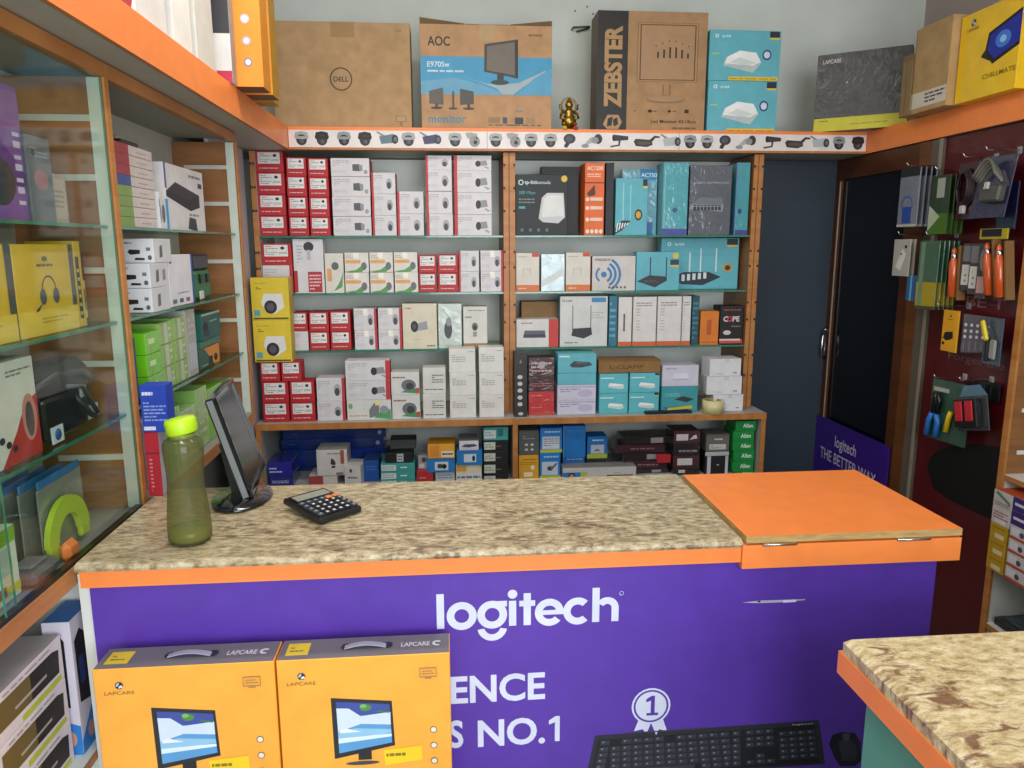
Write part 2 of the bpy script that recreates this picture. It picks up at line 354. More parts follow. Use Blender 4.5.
# ------------------------------------------------------------------ back shelving unit
YS = 3.455; YK = 3.76; ZLED = .878
BSH = (1.183, 1.443, 1.697)
XU = (-.827, .289, 1.436)                       # uprights: left, middle, right
sh = empty('shelving_unit', (.3, 3.6, 0), 'oak-edged back shelving unit with green glass shelves full of boxes', 'shelving')
def SP(name, fn, par=sh):
    g = G(); fn(g); o = obj(name, g, par); o.matrix_parent_inverse = Matrix.Translation(-par.location); return o
INN = mat('#c9cdc6', .6, 'laminate')
SP('back_panel', lambda g: g.box((-.838, YK, .1), (1.45, YK+.012, 2.058), mat('#eef3ec', .6, 'wall')))
for x, wd in ((XU[0]-.010, .020), (XU[1]-.026, .052), (XU[2]-.022, .044)):
    def up(g):
        g.box((x, YS, ZLED+.001), (x+wd, YK-.001, 2.058), INN if wd < .03 else BROWNLAM); g.box((x-.0005, YS-.004, ZLED+.001), (x+wd+.0005, YS-.0002, 2.058), WOODEDGE)
        if wd > .03: g.box((x+wd/2-.003, YS-.0046, ZLED+.001), (x+wd/2+.001, YS-.004, 2.058), mat('#6b4322', .6))
        for z in (1.03, 1.13, 1.3, 1.38, 1.55, 1.62, 1.8, 1.9, 2.0):
            for xx in (x, x+wd-.008): g.box((xx, YS-.007, z), (xx+.008, YS-.004, z+.010), mat('#2b1d12', .6))
    SP('upright', up)
for i, (a, b) in enumerate(((XU[0]+.012, XU[1]-.028), (XU[1]+.028, XU[2]-.024))):
    for z in BSH:
        SP('glass_shelf', lambda g: (g.box((a, YS+.004, z-.008), (b, YK-.001, z), SHELFGLASS), g.box((a, YS+.001, z-.008), (b, YS+.0035, z), GREENEDGE)))
YLE = 3.32
def ledge(g):
    g.box((-.852, YLE, ZLED-.028), (1.482, YK-.001, ZLED), mat('#b3aea9', .5, 'laminate'))
    g.prism([(-.852, YLE-.001, ZLED-.028), (1.482, YLE-.001, ZLED-.028), (1.482, YLE-.001, ZLED+.0005), (-.852, YLE-.001, ZLED+.0005)], (0, -.004, 0), WOODH)
SP('ledge_board', ledge)
ZLOW = .575
for x in (-.852, .290, 1.458):
    SP('lower_side_panel', lambda g: (g.box((x, YLE+.003, .05), (x+.022, YK-.001, ZLED-.029), mat('#a9aaa8', .6, 'laminate')), g.box((x, YLE-.005, .05), (x+.022, YLE+.003, ZLED-.029), WOODEDGE)))
SP('lower_shelf', lambda g: g.box((-.829, YLE, ZLOW-.018), (1.456, YK-.001, ZLOW), mat('#a9aaa8', .6, 'laminate')))

# ------------------------------------------------------------------ right side: door, red panel, white unit
g = G(); DK = mat('#0a0c10', .25)
FRW = wood('shaded oak frame', '#5c3014', '#44220c', (1, 1, 6))  # oak darkened in its colour to stand in for shade on this side
g.box((1.94, 3.03, 0), (1.975, 3.10, 2.058), FRW); g.box((1.94, 3.655, 0), (1.975, 3.72, 2.058), FRW); g.box((1.94, 3.10, 1.965), (1.975, 3.655, 2.058), FRW)
g.box((1.955, 3.10, 0), (1.965, 3.655, 1.965), mat('#0b0e15', .12)); g.box((1.936, 3.650, .3), (1.942, 3.6545, 1.955), mat('#b9a58c', .3, 'plain', .4))
struct('door_1', g)
g = G(); g.tube([(1.940, 3.675, 1.08), (1.915, 3.675, 1.09), (1.912, 3.675, 1.13), (1.912, 3.675, 1.19), (1.915, 3.675, 1.225), (1.940, 3.675, 1.235)], .007, CHROME)
g.tube([(1.940, 3.655, 1.08), (1.918, 3.655, 1.10), (1.918, 3.655, 1.21), (1.940, 3.655, 1.235)], .003, CHROME)
o = obj('door_handle', g); o.parent = bpy.data.objects['door_1']
g = G(); g.box((1.935, 2.962, 0), (1.975, 3.028, 2.058), wood('oak post', '#75441c', '#5a3212', (1, 1, 6))); struct('trim_2', g)
g = G(); g.box((1.938, 2.89, 0), (1.975, 2.96, 2.058), mat('#5f574b', .45, 'laminate')); g.box((1.934, 2.887, 0), (1.937, 2.905, 2.058), mat('#8f8474', .4)); struct('trim_3', g)
g = G(); g.box((1.98, 2.398, 0), (1.99, 3.70, 2.058), mat('#5b4a3e', .6)); struct('trim_4', g)
# poster on the door foot
def sideframe(X, y_far, y_near, z0, z1): return ((X, y_far, z0), (0, -1, 0), (0, 0, 1), y_far-y_near, z1-z0, (-1, 0, 0))
g = G(); g.box((1.926, 3.045, .12), (1.934, 3.70, .775), mat('#3a1d86', .35))
g.decals(*sideframe(1.926, 3.70, 3.045, .12, .775), [('t', 'logitech', .31, .82, .085, '#c9c4dc', .012, .30), ('t', 'THE BETTER WAY', .10, .685, .085, '#c9c4dc', .006, .78)])
tag(obj('door_poster', g), 'purple poster with THE BETTER WAY across the foot of the dark door', 'poster')
# red panel, its red darkened to carry the shade on this wall
g = G(); g.box((1.950, 2.398, 0), (1.962, 2.885, 2.058), mat('#52060f', .4, 'plain', 0, .2))
fr = sideframe(1.950, 2.885, 2.398, 0, 2.058)
def pq(px, py): q = onX(px, py, 1.95); return ((2.885-q.y)/(2.885-2.398), q.z/2.058)
g.decals(*fr, [('p', [pq(927, 468), pq(930, 458), pq(938, 450), pq(955, 445), pq(980, 444), pq(1000, 447), pq(997, 521), pq(985, 517), pq(965, 508), pq(948, 499), pq(934, 489)], '#08070a'),
    ('t', 'Forget the', .28, .590, .014, '#8a5a58', .0, .62), ('t', 'BE T', .42, .692, .018, '#8a5a58', .01, .42),
    ('l', .12, .20, .52, .216, 2, '#7c4346')])
tag(obj('red_display_panel', g), 'shade-darkened red advertising panel between the door and the right shelf unit', 'panel')
# white shelf unit at the right edge
c = empty('side_shelf_unit', (2.15, 2.0, 0), 'white shelf unit with oak front edges at the right edge', 'shelving')
for nm, a, b, m, f in [('side_panel', (1.964, 2.372, 0), (2.40, 2.390, 2.058), mat('#dcdcd8', .5, 'laminate'), None), ('front_edge', (1.926, 2.368, 0), (1.9355, 2.394, 2.058), WOODEDGE, None),
        ('back_panel', (2.396, 1.0, 0), (2.406, 2.371, 2.058), BROWNLAM, None)]+[
        ('shelf', (1.93, 1.0, z-.018), (2.394, 2.3715, z), mat('#dcdcd8', .5, 'laminate'), {'L': WOODH}) for z in (.30, .52, .86, 1.14, 1.37, 1.6, 1.83)]:
    if nm == 'shelf' and a[2] > 1: g = G(); g.box((2.0, 1.0, a[2]+.010), b, SHELFGLASS, 0, {'L': GREENEDGE})
    elif nm == 'side_panel':
        g = G(); g.box((1.936, 2.372, 0), (2.394, 2.390, .86), m); g.box((1.936, 2.372, .8605), (2.394, 2.390, 2.058), BROWNLAM)
        for z_ in (.93, 1.08, 1.28, 1.48, 1.7, 1.9): g.box((1.97, 2.3675, z_), (2.39, 2.3718, z_+.014), m)
    else: g = G(); g.box(a, b, m, 0, f)
    o = obj(nm, g, c); o.matrix_parent_inverse = Matrix.Translation(-c.location)

# ------------------------------------------------------------------ front counter
ZT = 1.034
PURPLE = mat('#5936a6', .42, 'plain', 0, .1)
ct = empty('shop_counter', (.2, 1.7, 0), 'long granite-topped shop counter with purple banner front and orange edging', 'counter')
def CP(name, fn, par=ct, lab=None):
    g = G(); fn(g); o = obj(name, g, par)
    w_ = Vector((0, 0, 0)); p = par
    while p is not None: w_ += p.location; p = p.parent
    o.matrix_parent_inverse = Matrix.Translation(-ct.location) if par == ct else Matrix.Identity(4)
    if lab: o['label'] = lab
    return o
YC0, YC1 = 1.465, 1.935
def gran(g):
    pr = [(YC0+.008, 1.0185), (YC0-.004, 1.0185), (YC0-.006, 1.024), (YC0-.002, 1.031), (YC0+.008, ZT), (YC1, ZT), (YC1, 1.0185)]
    g.prism([(-.742, y, z) for y, z in pr], (.618+.742, 0, 0), GRANITE)
    g.box((.618, YC0+.05, 1.0), (1.10, YC1, 1.0255), mat('#8d8478', .5, 'laminate'))
CP('countertop', gran)
CP('edge_trim', lambda g: g.box((-.735, YC0, .983), (.617, YC0+.018, 1.018), ORANGE))
CP('edge_trim', lambda g: g.box((.6175, YC0-.006, .970), (1.109, YC0+.018, 1.0225), ORANGE))
CP('carcass', lambda g: g.box((-.754, YC0+.03, .02), (1.068, YC1-.03, 1.0), mat('#dfe0da', .5, 'laminate')))
bn = CP('banner', lambda g: g.box((-.728, YC0+.019, .03), (1.075, YC0+.0285, .9825), PURPLE, 0, {'L': '#d8d4cc', 'R': '#cfc6e6'}), lab='glossy purple advertising banner on the counter front')
YP = YC0+.019
WH = mat('#d9dcf2', .45)
def B(px, py): return onY(px, py, YP)
# banner print, drawn in metres on the banner face
g = G(); x0b, z0b, Wb, Hb = -.728, .03, 1.803, .9525
FR = ((x0b, YP, z0b), (1, 0, 0), (0, 0, 1), Wb, Hb, (0, -1, 0))
def bu(px, py): q = B(px, py); return ((q.x-x0b)/Wb, (q.z-z0b)/Hb)
L0 = bu(437, 629); L1 = bu(617, 622); LT = bu(437, 593)
ph = (LT[1]-L0[1]); cap = ph*Hb            # ascender height in metres
wd = (L1[0]-L0[0])*Wb
un = wd/10.9                                # letter unit
def LG(D, x, y, s):                         # s: metres per unit; builds the word in simple geometric letters
    U = lambda a: x+a*s/Wb; V = lambda b: y+b*s/Hb; q = s/Hb; m = WH
    rect = lambda a, b, c, d: D.append(('r', U(a), V(b), U(c), V(d), m))
    ring = lambda a, b, ro, ri, t0=0, t1=360: D.append(('q', U(a), V(b), ro*q, ri*q, t0, t1, m))
    rect(0, 0, .46, 2.32)                                    # l
    ring(1.55, .80, .94, .46)                                # o
    ring(3.45, .80, .94, .46); rect(3.45, 1.32, 4.38, 1.70); ring(3.45, -.02, .94, .50, 190, 350)   # g
    D.append(('c', U(4.73), V(2.12), .30*q, m)); rect(4.50, 0, 4.96, 1.68)   # i
    rect(5.42, 0, 5.88, 2.15); rect(5.15, 1.28, 6.15, 1.66)     # t
    ring(7.05, .80, .92, .45, 0, 320); rect(6.4, .64, 7.95, .95)   # e
    ring(8.85, .80, .92, .45, 46, 314)                       # c
    rect(9.78, 0, 10.24, 2.32); ring(10.74, .92, .74, .28, 0, 150); rect(11.02, 0, 11.48, .95)     # h
def one(x, y, wu, hv, m, serif=True):      # the digit 1
    o_ = [('p', [(x+wu*.42, y), (x+wu*.72, y), (x+wu*.72, y+hv), (x+wu*.45, y+hv), (x+wu*.05, y+hv*.84), (x+wu*.05, y+hv*.68), (x+wu*.42, y+hv*.76)], m)]
    return o_+([('r', x+wu*.1, y, x+wu, y+hv*.13, m)] if serif else [])
D = []; LG(D, L0[0], L0[1], wd/11.4)
D += [('q', bu(621.5, 593)[0], bu(621.5, 593)[1], .0052, .0041, 0, 360, WH), ('t', 'R', bu(620, 594.6)[0], bu(620, 595)[1], .0038, WH, 0)]
LOGO = D; D = []
a = bu(450.5, 703); b = bu(545, 701); t = bu(545, 675.5); D.append(('t', 'ENCE', a[0], a[1], (t[1]-b[1]), WH, .026, b[0]-a[0]))
LINE1 = D; D = []
a = bu(452, 747); b = bu(463.5, 747); t = bu(465, 721); D.append(('t', 'S', a[0]-.0035, a[1], (t[1]-b[1]), WH, .026, b[0]-a[0]+.0035))
a = bu(478, 746); b = bu(560, 742); t = bu(560, 717); D.append(('t', 'NO.', a[0], a[1], (t[1]-b[1]), WH, .026, bu(545, 742)[0]-a[0]))
D += one(bu(548, 742)[0], a[1]+.001, bu(564, 742)[0]-bu(548, 742)[0], t[1]-b[1], WH, False)
LETTERS = D; D = []
m0 = bu(651, 706); r = (bu(651, 688)[1]-m0[1])
rb0 = bu(643, 716); 
D += [('p', [bu(640, 716), bu(634, 731), bu(643, 729), bu(646, 735), bu(652, 720)], WH), ('p', [bu(662, 716), bu(667, 731), bu(659, 729), bu(656, 735), bu(650, 720)], WH),
      ('c', m0[0], m0[1], r, WH), ('q', m0[0], m0[1], r*.90, r*.80, 0, 360, PURPLE), ]+one(bu(645, 715)[0], bu(646, 715.5)[1], bu(658, 700)[0]-bu(645, 700)[0], bu(651, 696)[1]-bu(651, 715.5)[1], PURPLE)
MEDAL = D; D = [ # torn scratch
      ('p', [bu(742, 602.5), bu(760, 600.5), bu(805, 599), bu(805, 600), bu(780, 602.3), bu(758, 603)], '#b8b2c4'), ('p', [bu(783, 600), bu(796, 599.4), bu(796, 601.8), bu(783, 602.6)], WH), ('e', *bu(759, 601.5), .0022, .002, '#1c1830')]
SCRATCH = D; D = []
# printed keyboard picture
KC = [(595, 735.5), (819, 720), (825, 764), (585, 781)]
def kb(a, b):                               # a along the keyboard 0..1, b from back 0 to front 1
    x = (1-b)*((1-a)*KC[0][0]+a*KC[1][0])+b*((1-a)*KC[3][0]+a*KC[2][0]); y = (1-b)*((1-a)*KC[0][1]+a*KC[1][1])+b*((1-a)*KC[3][1]+a*KC[2][1])
    return bu(x, y)
D.append(('p', [kb(0, .03), kb(.005, 0), kb(.995, 0), kb(1, .03), kb(1, 1), kb(0, 1)], '#2b2b34'))
D.append(('p', [kb(.02, .10), kb(.98, .10), kb(.98, .96), kb(.02, .96)], '#191920'))
D.append(('p', [kb(.14, -.015), kb(.5, -.015), kb(.5, .015), kb(.14, .015)], '#3c3c48'))
def key(a, b, c, d):
    D.append(('p', [kb(a, d), kb(c, d), kb(c, b), kb(a, b)], '#2f2f39')); D.append(('p', [kb(a+.004, d-.035), kb(c-.004, d-.035), kb(c-.004, b+.008), kb(a+.004, b+.008)], '#3b3b47'))
    D.append(('p', [kb(a+.010, b+.06), kb(a+.018, b+.06), kb(a+.018, b+.025), kb(a+.010, b+.025)], '#7f7f8e'))
for j, b0 in enumerate((.12, .27, .40, .53, .66, .79)):
    n = 13; hgt = .115
    for i in range(n):
        a0 = .03+i*.0478+(j*.004 if 0 < i < n-1 else 0); a1 = min(a0+.0435, .607)
        if j == 0 and i in (1, 6): continue
        if i == n-1: a0 = .612; a1 = .648
        if j == 5 and 2 < i < 9: continue
        key(a0, b0, a1, b0+hgt)
    if j == 5: key(.185, b0, .455, b0+hgt)
for b0 in (.12, .27, .40):
    for i in range(3): key(.67+i*.043, b0, .67+i*.043+.038, b0+.105)
key(.713, .66, .751, .765)
for i in range(3): key(.67+i*.043, .79, .67+i*.043+.038, .895)
for b0 in (.20, .34, .47, .60, .73):
    for i in range(4): key(.815+i*.041, b0, .815+i*.041+.037, b0+.105)
D.append(('t', 'logitech', kb(.88, .09)[0], kb(.88, .075)[1], .0038, '#d4d4e2', .0, .027))
mo = lambda lst: [bu(x, y) for x, y in lst]
KEYS = D; D = []
D += [('p', mo([(829, 744), (832, 735), (842, 732), (855, 733), (860, 742), (861, 760), (855, 766), (840, 766), (834, 757)]), '#1d1b26'), ('p', mo([(838, 741), (850, 739), (857, 748), (856, 760), (842, 761)]), '#343240'),
      ('p', mo([(842, 733.5), (850, 733.3), (849, 740), (843, 740.5)]), '#4c4a58')]
for nm, lst, lab in (('brand_lettering', LOGO, 'large white rounded lettering'), ('slogan_lettering', LINE1, 'white capitals ENCE'), ('slogan_lettering', LETTERS, 'white capitals ending in NO.1'), ('medal_emblem', MEDAL, 'white round medal with the figure 1'), ('scratch', SCRATCH, 'torn white scratch'),
                     ('keyboard_picture', KEYS, 'black keyboard printed on the banner'), ('mouse_picture', D, 'black mouse printed on the banner')):
    g = G(); base = 3; g.lay = 0
    for d in lst:
        if d[0] == 'p' and d[2] == '#2f2f39': g.lay = base
        g.decals(*FR, [d])
    o = obj(nm, g, bn); o['label'] = lab
# hinged flap
fl = CP('hinged_flap', lambda g: g.box((.625, YC0-.004, 1.0265), (1.110, YC1-.035, 1.0425), RAWPLY, 0, {'T': ORANGE}), lab='orange lift-up flap with raw plywood edge')
for x in (.66, .96):
    g = G(); g.box((x, YC0-.0095, 1.020), (x+.075, YC0-.005, 1.0262), CHROME, .001); g.tube([(x, YC0-.010, 1.024), (x+.075, YC0-.010, 1.024)], .0022, CHROME, 8)
    o = obj('hinge', g, fl)

# ------------------------------------------------------------------ near counter on the right
c2 = empty('side_counter', (1.1, .7, 0), 'granite-topped teal counter with orange edging in the right foreground', 'counter')
K = onZ(841, 634, ZT); X2, Y2 = K.x, K.y
for nm, fn in (('countertop', lambda g: g.prism([(X2, Y2-.01, 1.006), (X2-.002, Y2-.012, 1.026), (X2+.008, Y2-.018, ZT), (1.9, Y2-.018, ZT), (1.9, Y2-.01, 1.006)], (0, -1.2, 0), GRANITE2)),
               ('edge_trim', lambda g: (g.box((X2-.002, .1, .967), (X2+.014, Y2, 1.0055), ORANGE), g.box((X2+.0145, Y2-.016, .967), (1.9, Y2, 1.0055), ORANGE))),
               ('carcass', lambda g: g.box((X2+.035, .1, .02), (1.88, Y2-.03, .9665), mat('#5d9c8a', .5, 'laminate')))):
    g = G(); fn(g); o = obj(nm, g, c2); o.matrix_parent_inverse = Matrix.Translation(-c2.location)

# ================================================================== GOODS
# ---- printed faces
def RD(bright=1):                               # red camera carton with a white data label
    return dict(body='#b5242c', F=[('r', .09, .40, .88, .93, '#e4e2df'), ('l', .13, .44, .55, .90, 5, '#9b9692'), ('e', .70, .78, .07, .07, '#2a2a2e'), ('l', .58, .45, .84, .62, 3, '#6d6f73'), ('l', .12, .14, .88, .24, 1, '#e6b9b6')])
def WC(side='R', kind='dome', sticker=False):   # white carton with a camera picture and a red flank
    F = [('l', .06, .52, .48, .90, 4, '#b3aeb0'), ('l', .06, .2, .40, .34, 2, '#c2bfc0')]
    if kind == 'dome': F += [('e', .74, .48, .13, .26, '#a7a6aa'), ('e', .73, .40, .085, .17, '#46464e')]
    elif kind == 'bullet': F += [('p', [(.60, .62), (.86, .68), (.90, .36), (.62, .30)], '#8f8f94'), ('e', .64, .46, .07, .2, '#2e2e34'), ('p', [(.84, .3), (.96, .18), (.9, .12), (.8, .25)], '#9c9ca0')]
    elif kind == 'cube': F += [('p', [(.56, .66), (.72, .68), (.74, .28), (.56, .30)], '#55585e'), ('p', [(.72, .68), (.82, .6), (.82, .3), (.74, .28)], '#8d9095'), ('e', .9, .25, .05, .12, '#9a9a9c')]
    if side: F.append(('r', 0, 0, .09, 1, '#bf2f37') if side == 'L' else ('r', .90, 0, 1, 1, '#bf2f37'))
    if sticker: F.append(('r', .42, .68, .62, .99, '#f3efe2'))
    return dict(body='#d6d3d5', F=F, faces={'R': '#b5242c', 'L': '#b5242c'})
def PLAINW(): return dict(body='#dcdad5', F=[('l', .10, .42, .62, .76, 4, '#a9a6a0'), ('l', .72, .82, .95, .92, 1, '#b9a6a2')])
def CP3(): return dict(body='#ddd9d0', F=[('r', .04, .46, .66, .62, '#e2a15a'), ('l', .06, .68, .5, .88, 2, '#b8a98c'), ('p', [(0, .05), (.45, .12), (.75, .38), (.95, .3), (.7, .02), (.2, 0)], '#5d9a55'), ('e', .80, .32, .12, .2, '#6b6f72'), ('r', .36, .7, .58, .98, '#f6f2e0')])
TEAL = '#5fb0bf'
def tp(kind, badge=True, brand=True, body=TEAL):
    F = []
    if brand: F += [('q', .10, .885, .038, .022, 0, 360, '#e5f3f2'), ('t', 'tp-link', .17, .86, .052, '#e5f3f2', .01)]
    if badge: F += [('r', .84, .86, .98, .985, '#1f2c3a'), ('r', .84, .83, .98, .865, '#e5c33c')]
    if kind == 'white router':
        F += [('p', [(.20, .30), (.24, .46), (.42, .60), (.66, .56), (.74, .36), (.62, .16), (.50, .20)], '#b9c4c4'), ('p', [(.22, .34), (.26, .48), (.43, .60), (.66, .56), (.73, .38), (.62, .30)], '#eef0ee'),
              ('p', [(.30, .36), (.42, .47), (.66, .36), (.55, .30)], '#d3dada'), ('e', .81, .52, .065, .105, '#2b3f7a'), ('e', .81, .52, .045, .07, '#cfd8ea'), ('r', .28, .0, .98, .08, '#e0bf35'), ('l', .30, .015, .96, .06, 1, '#b08a1c'), ('l', .04, .5, .14, .56, 1, '#b8d66a')]
    elif kind == 'antenna router':
        F += [('r', .31, .34, .335, .86, '#22262c'), ('r', .68, .34, .705, .86, '#22262c'), ('p', [(.02, .24), (.30, .40), (.70, .36), (.72, .26), (.44, .08)], '#30353a'), ('l', .18, .2, .52, .28, 2, '#555c60')]
    elif kind == 'big router':
        for a in (.36, .50, .70): F.append(('r', a, .34, a+.018, .80 if a > .4 else .72, '#cfe0e2'))
        F += [('p', [(.08, .22), (.30, .34), (.62, .34), (.78, .24), (.55, .08), (.28, .10)], '#23303c')]+[('r', .2+.07*i, .15+.012*i, .24+.07*i, .28+.01*i, '#d5dde0') for i in range(6)]+[('e', .86, .42, .06, .085, '#c8902a'), ('e', .86, .42, .035, .05, '#2b2f33'), ('l', .10, .60, .26, .64, 1, '#9fd5d8')]
    elif kind == 'side antennas':
        F += [('r', .22, .26, .26, .92, '#8fd0d4'), ('r', .45, .26, .48, .88, '#8fd0d4'), ('p', [(0, .02), (0, .12), (.2, .26), (.48, .26), (.2, .08)], '#1d2630')]+[('p', [(.02+.08*i, .06+.03*i), (.06+.08*i, .06+.03*i), (.10+.08*i, .22), (.06+.08*i, .22)], '#e8ecec') for i in range(5)]+[('e', .72, .36, .12, .10, '#2b2f33'), ('e', .72, .36, .08, .065, '#d7a52c')]
    elif kind == 'switch':
        F += [('p', [(.30, .30), (.36, .48), (.84, .40), (.86, .26), (.74, .20)], '#c9d3d3'), ('p', [(.30, .38), (.36, .52), (.84, .44), (.78, .36)], '#eef1f0'), ('r', .04, .74, .5, .80, '#cfe7e8')]
    elif kind == 'dark router':
        F += [('p', [(.3, .42), (.42, .62), (.82, .56), (.90, .40), (.6, .28), (.36, .30)], '#3b4146'), ('p', [(.42, .5), (.5, .58), (.76, .53), (.74, .47)], '#5a6166'), ('r', .04, .82, .3, .9, '#cfe7e8')]
    return dict(body=body, F=F)
def D_(body, F=(), faces=None, **k):
    d = dict(body=body, F=list(F)); d.update(k)
    if faces: d['faces'] = faces
    return d
ORD = ['first', 'second', 'third', 'fourth', 'fifth', 'sixth', 'seventh', 'eighth', 'ninth', 'tenth', 'eleventh', 'twelfth']
def rank(i, n):
    if n == 2: return ('bottom', 'top')[i]
    if i == 0: return 'bottom'
    if i == n-1: return 'top'
    if n == 3: return 'middle'
    if n == 4: return ('', 'lower middle', 'upper middle', '')[i]
    return ORD[i]+' up'
CNT = {}
def stack(specs, name, look, cat, x0, x1, ys, Yf, zb, depth, where, group=None, dz=0.0, gap=.0012, top_cut=None):
    """ys: pixel rows of the box boundaries from top to bottom; specs from top to bottom (or one for all)."""
    n = len(ys)-1; k = CNT.get(where, 0); CNT[where] = k+1
    if not isinstance(specs, list): specs = [specs]*n
    ym = (ys[0]+ys[-1])/2; xm = (x0+x1)/2
    a = onY(x0, ym, Yf).x+gap; b = onY(x1, ym, Yf).x-gap
    z = zb+.0006; out = []
    for i in range(n):
        j = n-1-i
        h = onY(xm, ys[j], Yf).z-onY(xm, ys[j+1], Yf).z-.0006
        rr = random.Random(int(x0*13+ys[j]*7)); dx = rr.uniform(-.0008, .0008); dy = rr.uniform(0, .006)
        o = carton(name, b-a, depth, h, specs[j], ((a+b)/2+dx, Yf+depth/2+dy, z))
        lk = look[j] if isinstance(look, list) else look
        if n == 1: lab = '%s, %s in the row from left, %s' % (lk, ORD[k], where)
        else: lab = '%s, %s of %s stack from left, %s' % (lk, rank(i, n), ORD[k], where)
        tag(o, lab, cat, group or ('boxes on the '+where)); z += h+.0006; out.append(o)
    return out
# ---- left bay of the back shelves
A = 'top left-bay shelf'; z = BSH[2]; Y0 = YS+.012
stack(RD(), 'camera_box', 'red labelled camera box', 'box', 256.8, 285, [146.5, 168, 190, 211.5, 232], Y0, z, .13, A)
stack(RD(), 'camera_box', 'small red camera box', 'box', 287, 307.3, [153, 172, 192.5, 212.5, 232], Y0, z, .12, A)
stack(RD(), 'camera_box', 'small red camera box', 'box', 308.5, 329, [154, 173, 193, 213, 232], Y0, z, .12, A)
stack(WC('', 'cube', False), 'camera_box', 'wide white camera box', 'box', 331.6, 370.5, [154.5, 173, 193, 213, 232.5], Y0, z, .14, A)
stack(WC('L', 'dome'), 'camera_box', 'white camera box', 'box', 371.5, 396, [169.6, 191, 212.5, 233], Y0, z, .12, A)
stack(WC('L', 'dome'), 'camera_box', 'white camera box', 'box', 397, 424, [189, 211.5, 233.5], Y0, z, .12, A)
stack(WC('L', 'dome'), 'camera_box', 'white camera box', 'box', 426, 452.5, [153.5, 168, 189.5, 212, 234], Y0, z, .12, A)
stack(WC('L', 'bullet'), 'camera_box', 'wide white camera box', 'box', 453.8, 491.8, [153.5, 169, 191, 213, 234], Y0, z, .14, A)
A = 'second left-bay shelf'; z = BSH[1]
stack([RD(), WC('R', '')], 'camera_box', ['red labelled camera box', 'white camera box with red corner'], 'box', 262, 292.3, [240.5, 262.5, 291], Y0, z, .12, A)
stack(D_('#d8d6d8', [('r', .46, .02, .92, .40, '#b52e38'), ('l', .50, .05, .88, .36, 5, '#e6c8c8'), ('r', 0, .02, .12, .42, '#b5242c'), ('e', .52, .86, .17, .09, '#36373c'), ('r', .45, .62, .58, .80, '#b7b9bc'), ('l', .12, .55, .3, .9, 6, '#aeb0b4')]),
      'camera_box', 'tall white and red camera box', 'box', 293.2, 324, [237, 291.5], Y0, z, .10, A)
stack(D_('#dad7cc', [('e', .55, .68, .2, .10, '#5e6468'), ('r', .1, .3, .35, .62, '#e0a060'), ('p', [(.45, .05), (.9, .15), (.98, .55), (.8, .3)], '#5d9a55'), ('l', .1, .85, .9, .94, 1, '#aaa')] if False else [('e', .55, .68, .2, .10, '#5e6468'), ('r', .1, .3, .35, .62, '#e0a060'), ('p', [(.45, .05), (.9, .15), (.98, .55), (.8, .3)], '#5d9a55')]),
      'camera_box', 'slim white box with green curve', 'box', 325, 344, [251.5, 291.5], Y0, z, .10, A)
for a, b in ((344.5, 369), (369.7, 393.5), (394, 418)):
    stack(CP3(), 'camera_box', 'white box with orange and green print', 'box', a, b, [251.5, 271.5, 292], Y0, z, .12, A)
stack(RD(), 'camera_box', 'small red camera box', 'box', 418.5, 437, [254, 272, 291.5], Y0, z, .1, A)
stack(RD(), 'camera_box', 'small red camera box', 'box', 437.8, 458, [253.5, 272, 291.5], Y0, z, .1, A)
stack(WC('L', 'dome'), 'camera_box', 'small white camera box', 'box', 458.8, 479.5, [250.5, 271.3, 292], Y0, z, .1, A)
stack(WC('R', 'dome', True), 'camera_box', 'small white camera box, pale sticker', 'box', 480.3, 503.5, [250.5, 271.3, 292], Y0, z, .1, A)
A = 'third left-bay shelf'; z = BSH[0]
stack([RD(), WC('', '')], 'camera_box', ['red labelled camera box', 'plain white camera box'], 'box', 292.5, 308, [310.5, 329.5, 349], Y0, z, .12, A)
stack(RD(), 'camera_box', 'small red camera box', 'box', 308.8, 329, [310.5, 330, 349], Y0, z, .12, A)
stack(RD(), 'camera_box', 'red labelled camera box', 'box', 330, 351, [310, 330, 349], Y0, z, .12, A)
stack(WC('R', 'dome', True), 'camera_box', 'white camera box, pale sticker', 'box', 354, 377, [308, 330, 349.5], Y0, z, .12, A)
stack(WC('R', 'dome', True), 'camera_box', 'white camera box, pale sticker', 'box', 378, 402, [308, 330, 349.5], Y0, z, .12, A)
stack(D_('#d9d0b8', [('l', .08, .87, .5, .93, 1, '#b06a5c'), ('p', [(.40, .56), (.70, .62), (.74, .44), (.42, .40)], '#9c9ca4'), ('e', .34, .5, .11, .125, '#26262a'), ('e', .34, .5, .05, .06, '#4a4a52'), ('l', .7, .04, .94, .10, 1, '#6a5d4c'), ('l', .3, .2, .7, .23, 1, '#bbae92')], {'R': '#c9bfa6'}),
      'camera_box', 'large cream box with bullet camera', 'box', 402.5, 437.3, [303.5, 349], Y0, z, .11, A)
stack(D_(mat('#b6c3b8', .35, 'wrap'), [('e', .42, .42, .17, .20, '#4c5055'), ('e', .45, .60, .12, .1, '#8f9498'), ('l', .2, .84, .8, .9, 1, '#7a8580')]), 'camera_box', 'silvery wrapped camera box', 'box', 438, 462, [304, 349], Y0, z, .09, A)
stack(D_('#d5d3cb', [('e', .48, .52, .13, .10, '#6c6a68'), ('e', .48, .50, .07, .055, '#26262a'), ('r', .4, .28, .56, .4, '#97928a'), ('l', .2, .88, .9, .94, 1, '#9a948c'), ('r', 0, .0, 1, .12, '#a67c50'), ('l', .08, .72, .35, .78, 1, '#4d4a48')]), 'camera_box', 'upright white indoor camera box', 'box', 463, 487.5, [305.3, 347], Y0, z, .09, A)
A = 'left half of ledge'; z = ZLED; YL2 = YLE+.035
